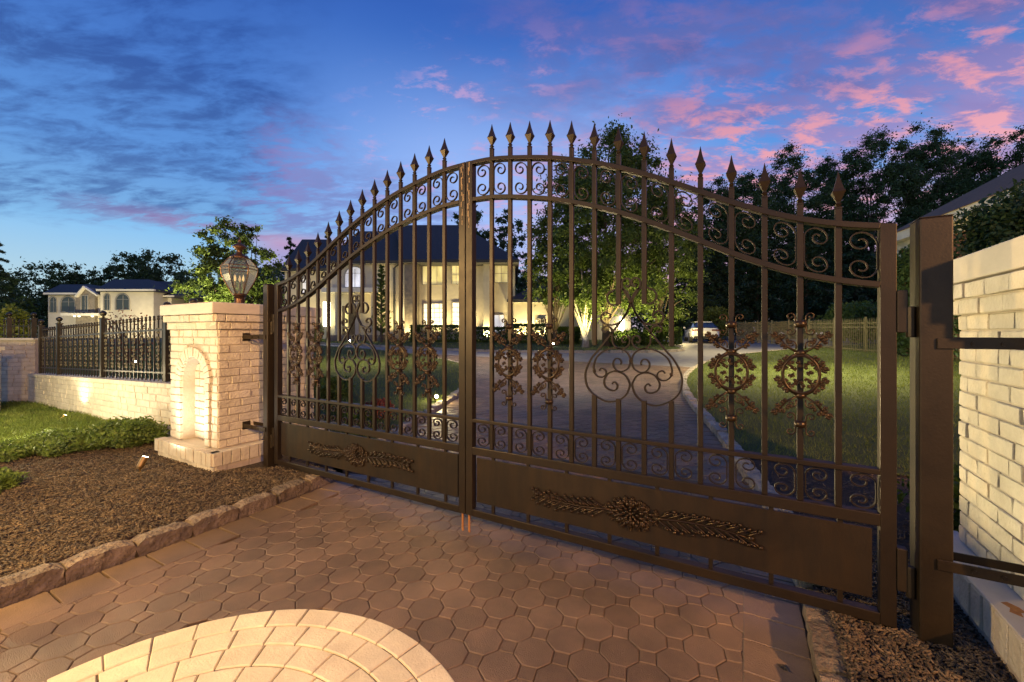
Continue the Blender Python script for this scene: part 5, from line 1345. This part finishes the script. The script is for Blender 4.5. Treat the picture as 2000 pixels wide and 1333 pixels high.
# low purple band over the lantern tree
mP = ma('MULTIPLY', ma('MULTIPLY', ss(az, -34, -29), ss(az, -12, -20)), ma('MULTIPLY', ss(el, 4, 7), ss(el, 12.5, 10.5)))
sky = mixc(ma('MULTIPLY', mP, .75), sky, mixc(ss(el, 8.5, 11.5), (.38, .29, .60), (.60, .28, .44)))
# right: mottled pink clouds
nC = noise(cR, 6.6, 12, .66, .25); nD = noise(cp, 1.5, 6, .58, .3); nE = noise(cR, 4.0, 9, .64, .3); nG = noise(cR, 2.4, 5, .5, .2)
azw = ma('ADD', az, ma('MULTIPLY', ma('SUBTRACT', nD, .5), 55))
mR = ma('MULTIPLY', ss(azw, -12, 26), ss(el, 3, 8))
veil = ma('MULTIPLY', mR, ss(nE, .36, .60)); vcol = mixc(ss(el, 12, 32), (.50, .30, .56), (.13, .14, .40))
sky = mixc(ma('MULTIPLY', veil, .72), sky, vcol)
gw = ma('MULTIPLY', mR, ss(nG, .50, .66)); sky = mixc(ma('MULTIPLY', gw, .5), sky, mixc(ss(el, 10, 34), (.34, .24, .52), (.09, .10, .32)))
pk = ma('MULTIPLY', ma('MULTIPLY', mR, ss(nC, .455, .63)), ma('MULTIPLY', ma('ADD', ss(nD, .36, .55), .2), ss(el, 44, 18)))
sky = mixc(ma('MULTIPLY', pk, .95), sky, mixc(ss(el, 12, 34), (.90, .42, .48), (.50, .21, .37)))
pinkc = ma('MULTIPLY', ma('MULTIPLY', ss(az, -28, -8), ss(az, 20, 2)), ma('MULTIPLY', ss(nC, .53, .64), ma('MULTIPLY', ss(nD, .42, .58), ma('MULTIPLY', ss(el, 12, 18), ss(el, 38, 26)))))
sky = mixc(ma('MULTIPLY', pinkc, .75), sky, (.62, .38, .64))
lowr = ma('MULTIPLY', ss(az, -8, 16), ss(el, 19, 9)); sky = mixc(ma('MULTIPLY', lowr, .5), sky, (.72, .42, .55))
ns = N.new('ShaderNodeTexSky'); ns.sky_type = 'NISHITA'; ns.sun_disc = False; ns.sun_elevation = R(-3); ns.sun_rotation = R(60)
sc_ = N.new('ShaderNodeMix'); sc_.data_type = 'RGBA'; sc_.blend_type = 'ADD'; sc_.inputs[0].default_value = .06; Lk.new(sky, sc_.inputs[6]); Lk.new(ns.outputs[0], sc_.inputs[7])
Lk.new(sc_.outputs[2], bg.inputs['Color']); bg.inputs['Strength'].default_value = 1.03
sd = bpy.data.lights.new('sun', 'SUN'); sd.energy = .06; sd.angle = R(12); sd.color = (1, .62, .55); so = bpy.data.objects.new('sun', sd); COL.objects.link(so)
so.rotation_euler = (R(86), 0, -TH + R(-120))

# ---------------------------------------------------------------- camera and render settings
cd = bpy.data.cameras.new('camera'); cam = bpy.data.objects.new('camera', cd); COL.objects.link(cam)
cam.location = (1.692, -2.382, HC); cam.rotation_euler = (R(90), 0, TH)
cd.sensor_width = 36; cd.lens = FL / 2000 * 36; cd.shift_y = -16.5 / 2000; cd.clip_end = 1000; cd.clip_start = .05
S.camera = cam
S.view_settings.view_transform = 'Standard'; S.view_settings.look = 'None'; S.view_settings.exposure = 0; S.view_settings.gamma = 1
S.render.engine = 'CYCLES'; S.cycles.use_denoising = True; S.cycles.max_bounces = 6; S.cycles.transparent_max_bounces = 16
S.cycles.sample_clamp_indirect = 4; S.cycles.sample_clamp_direct = 0
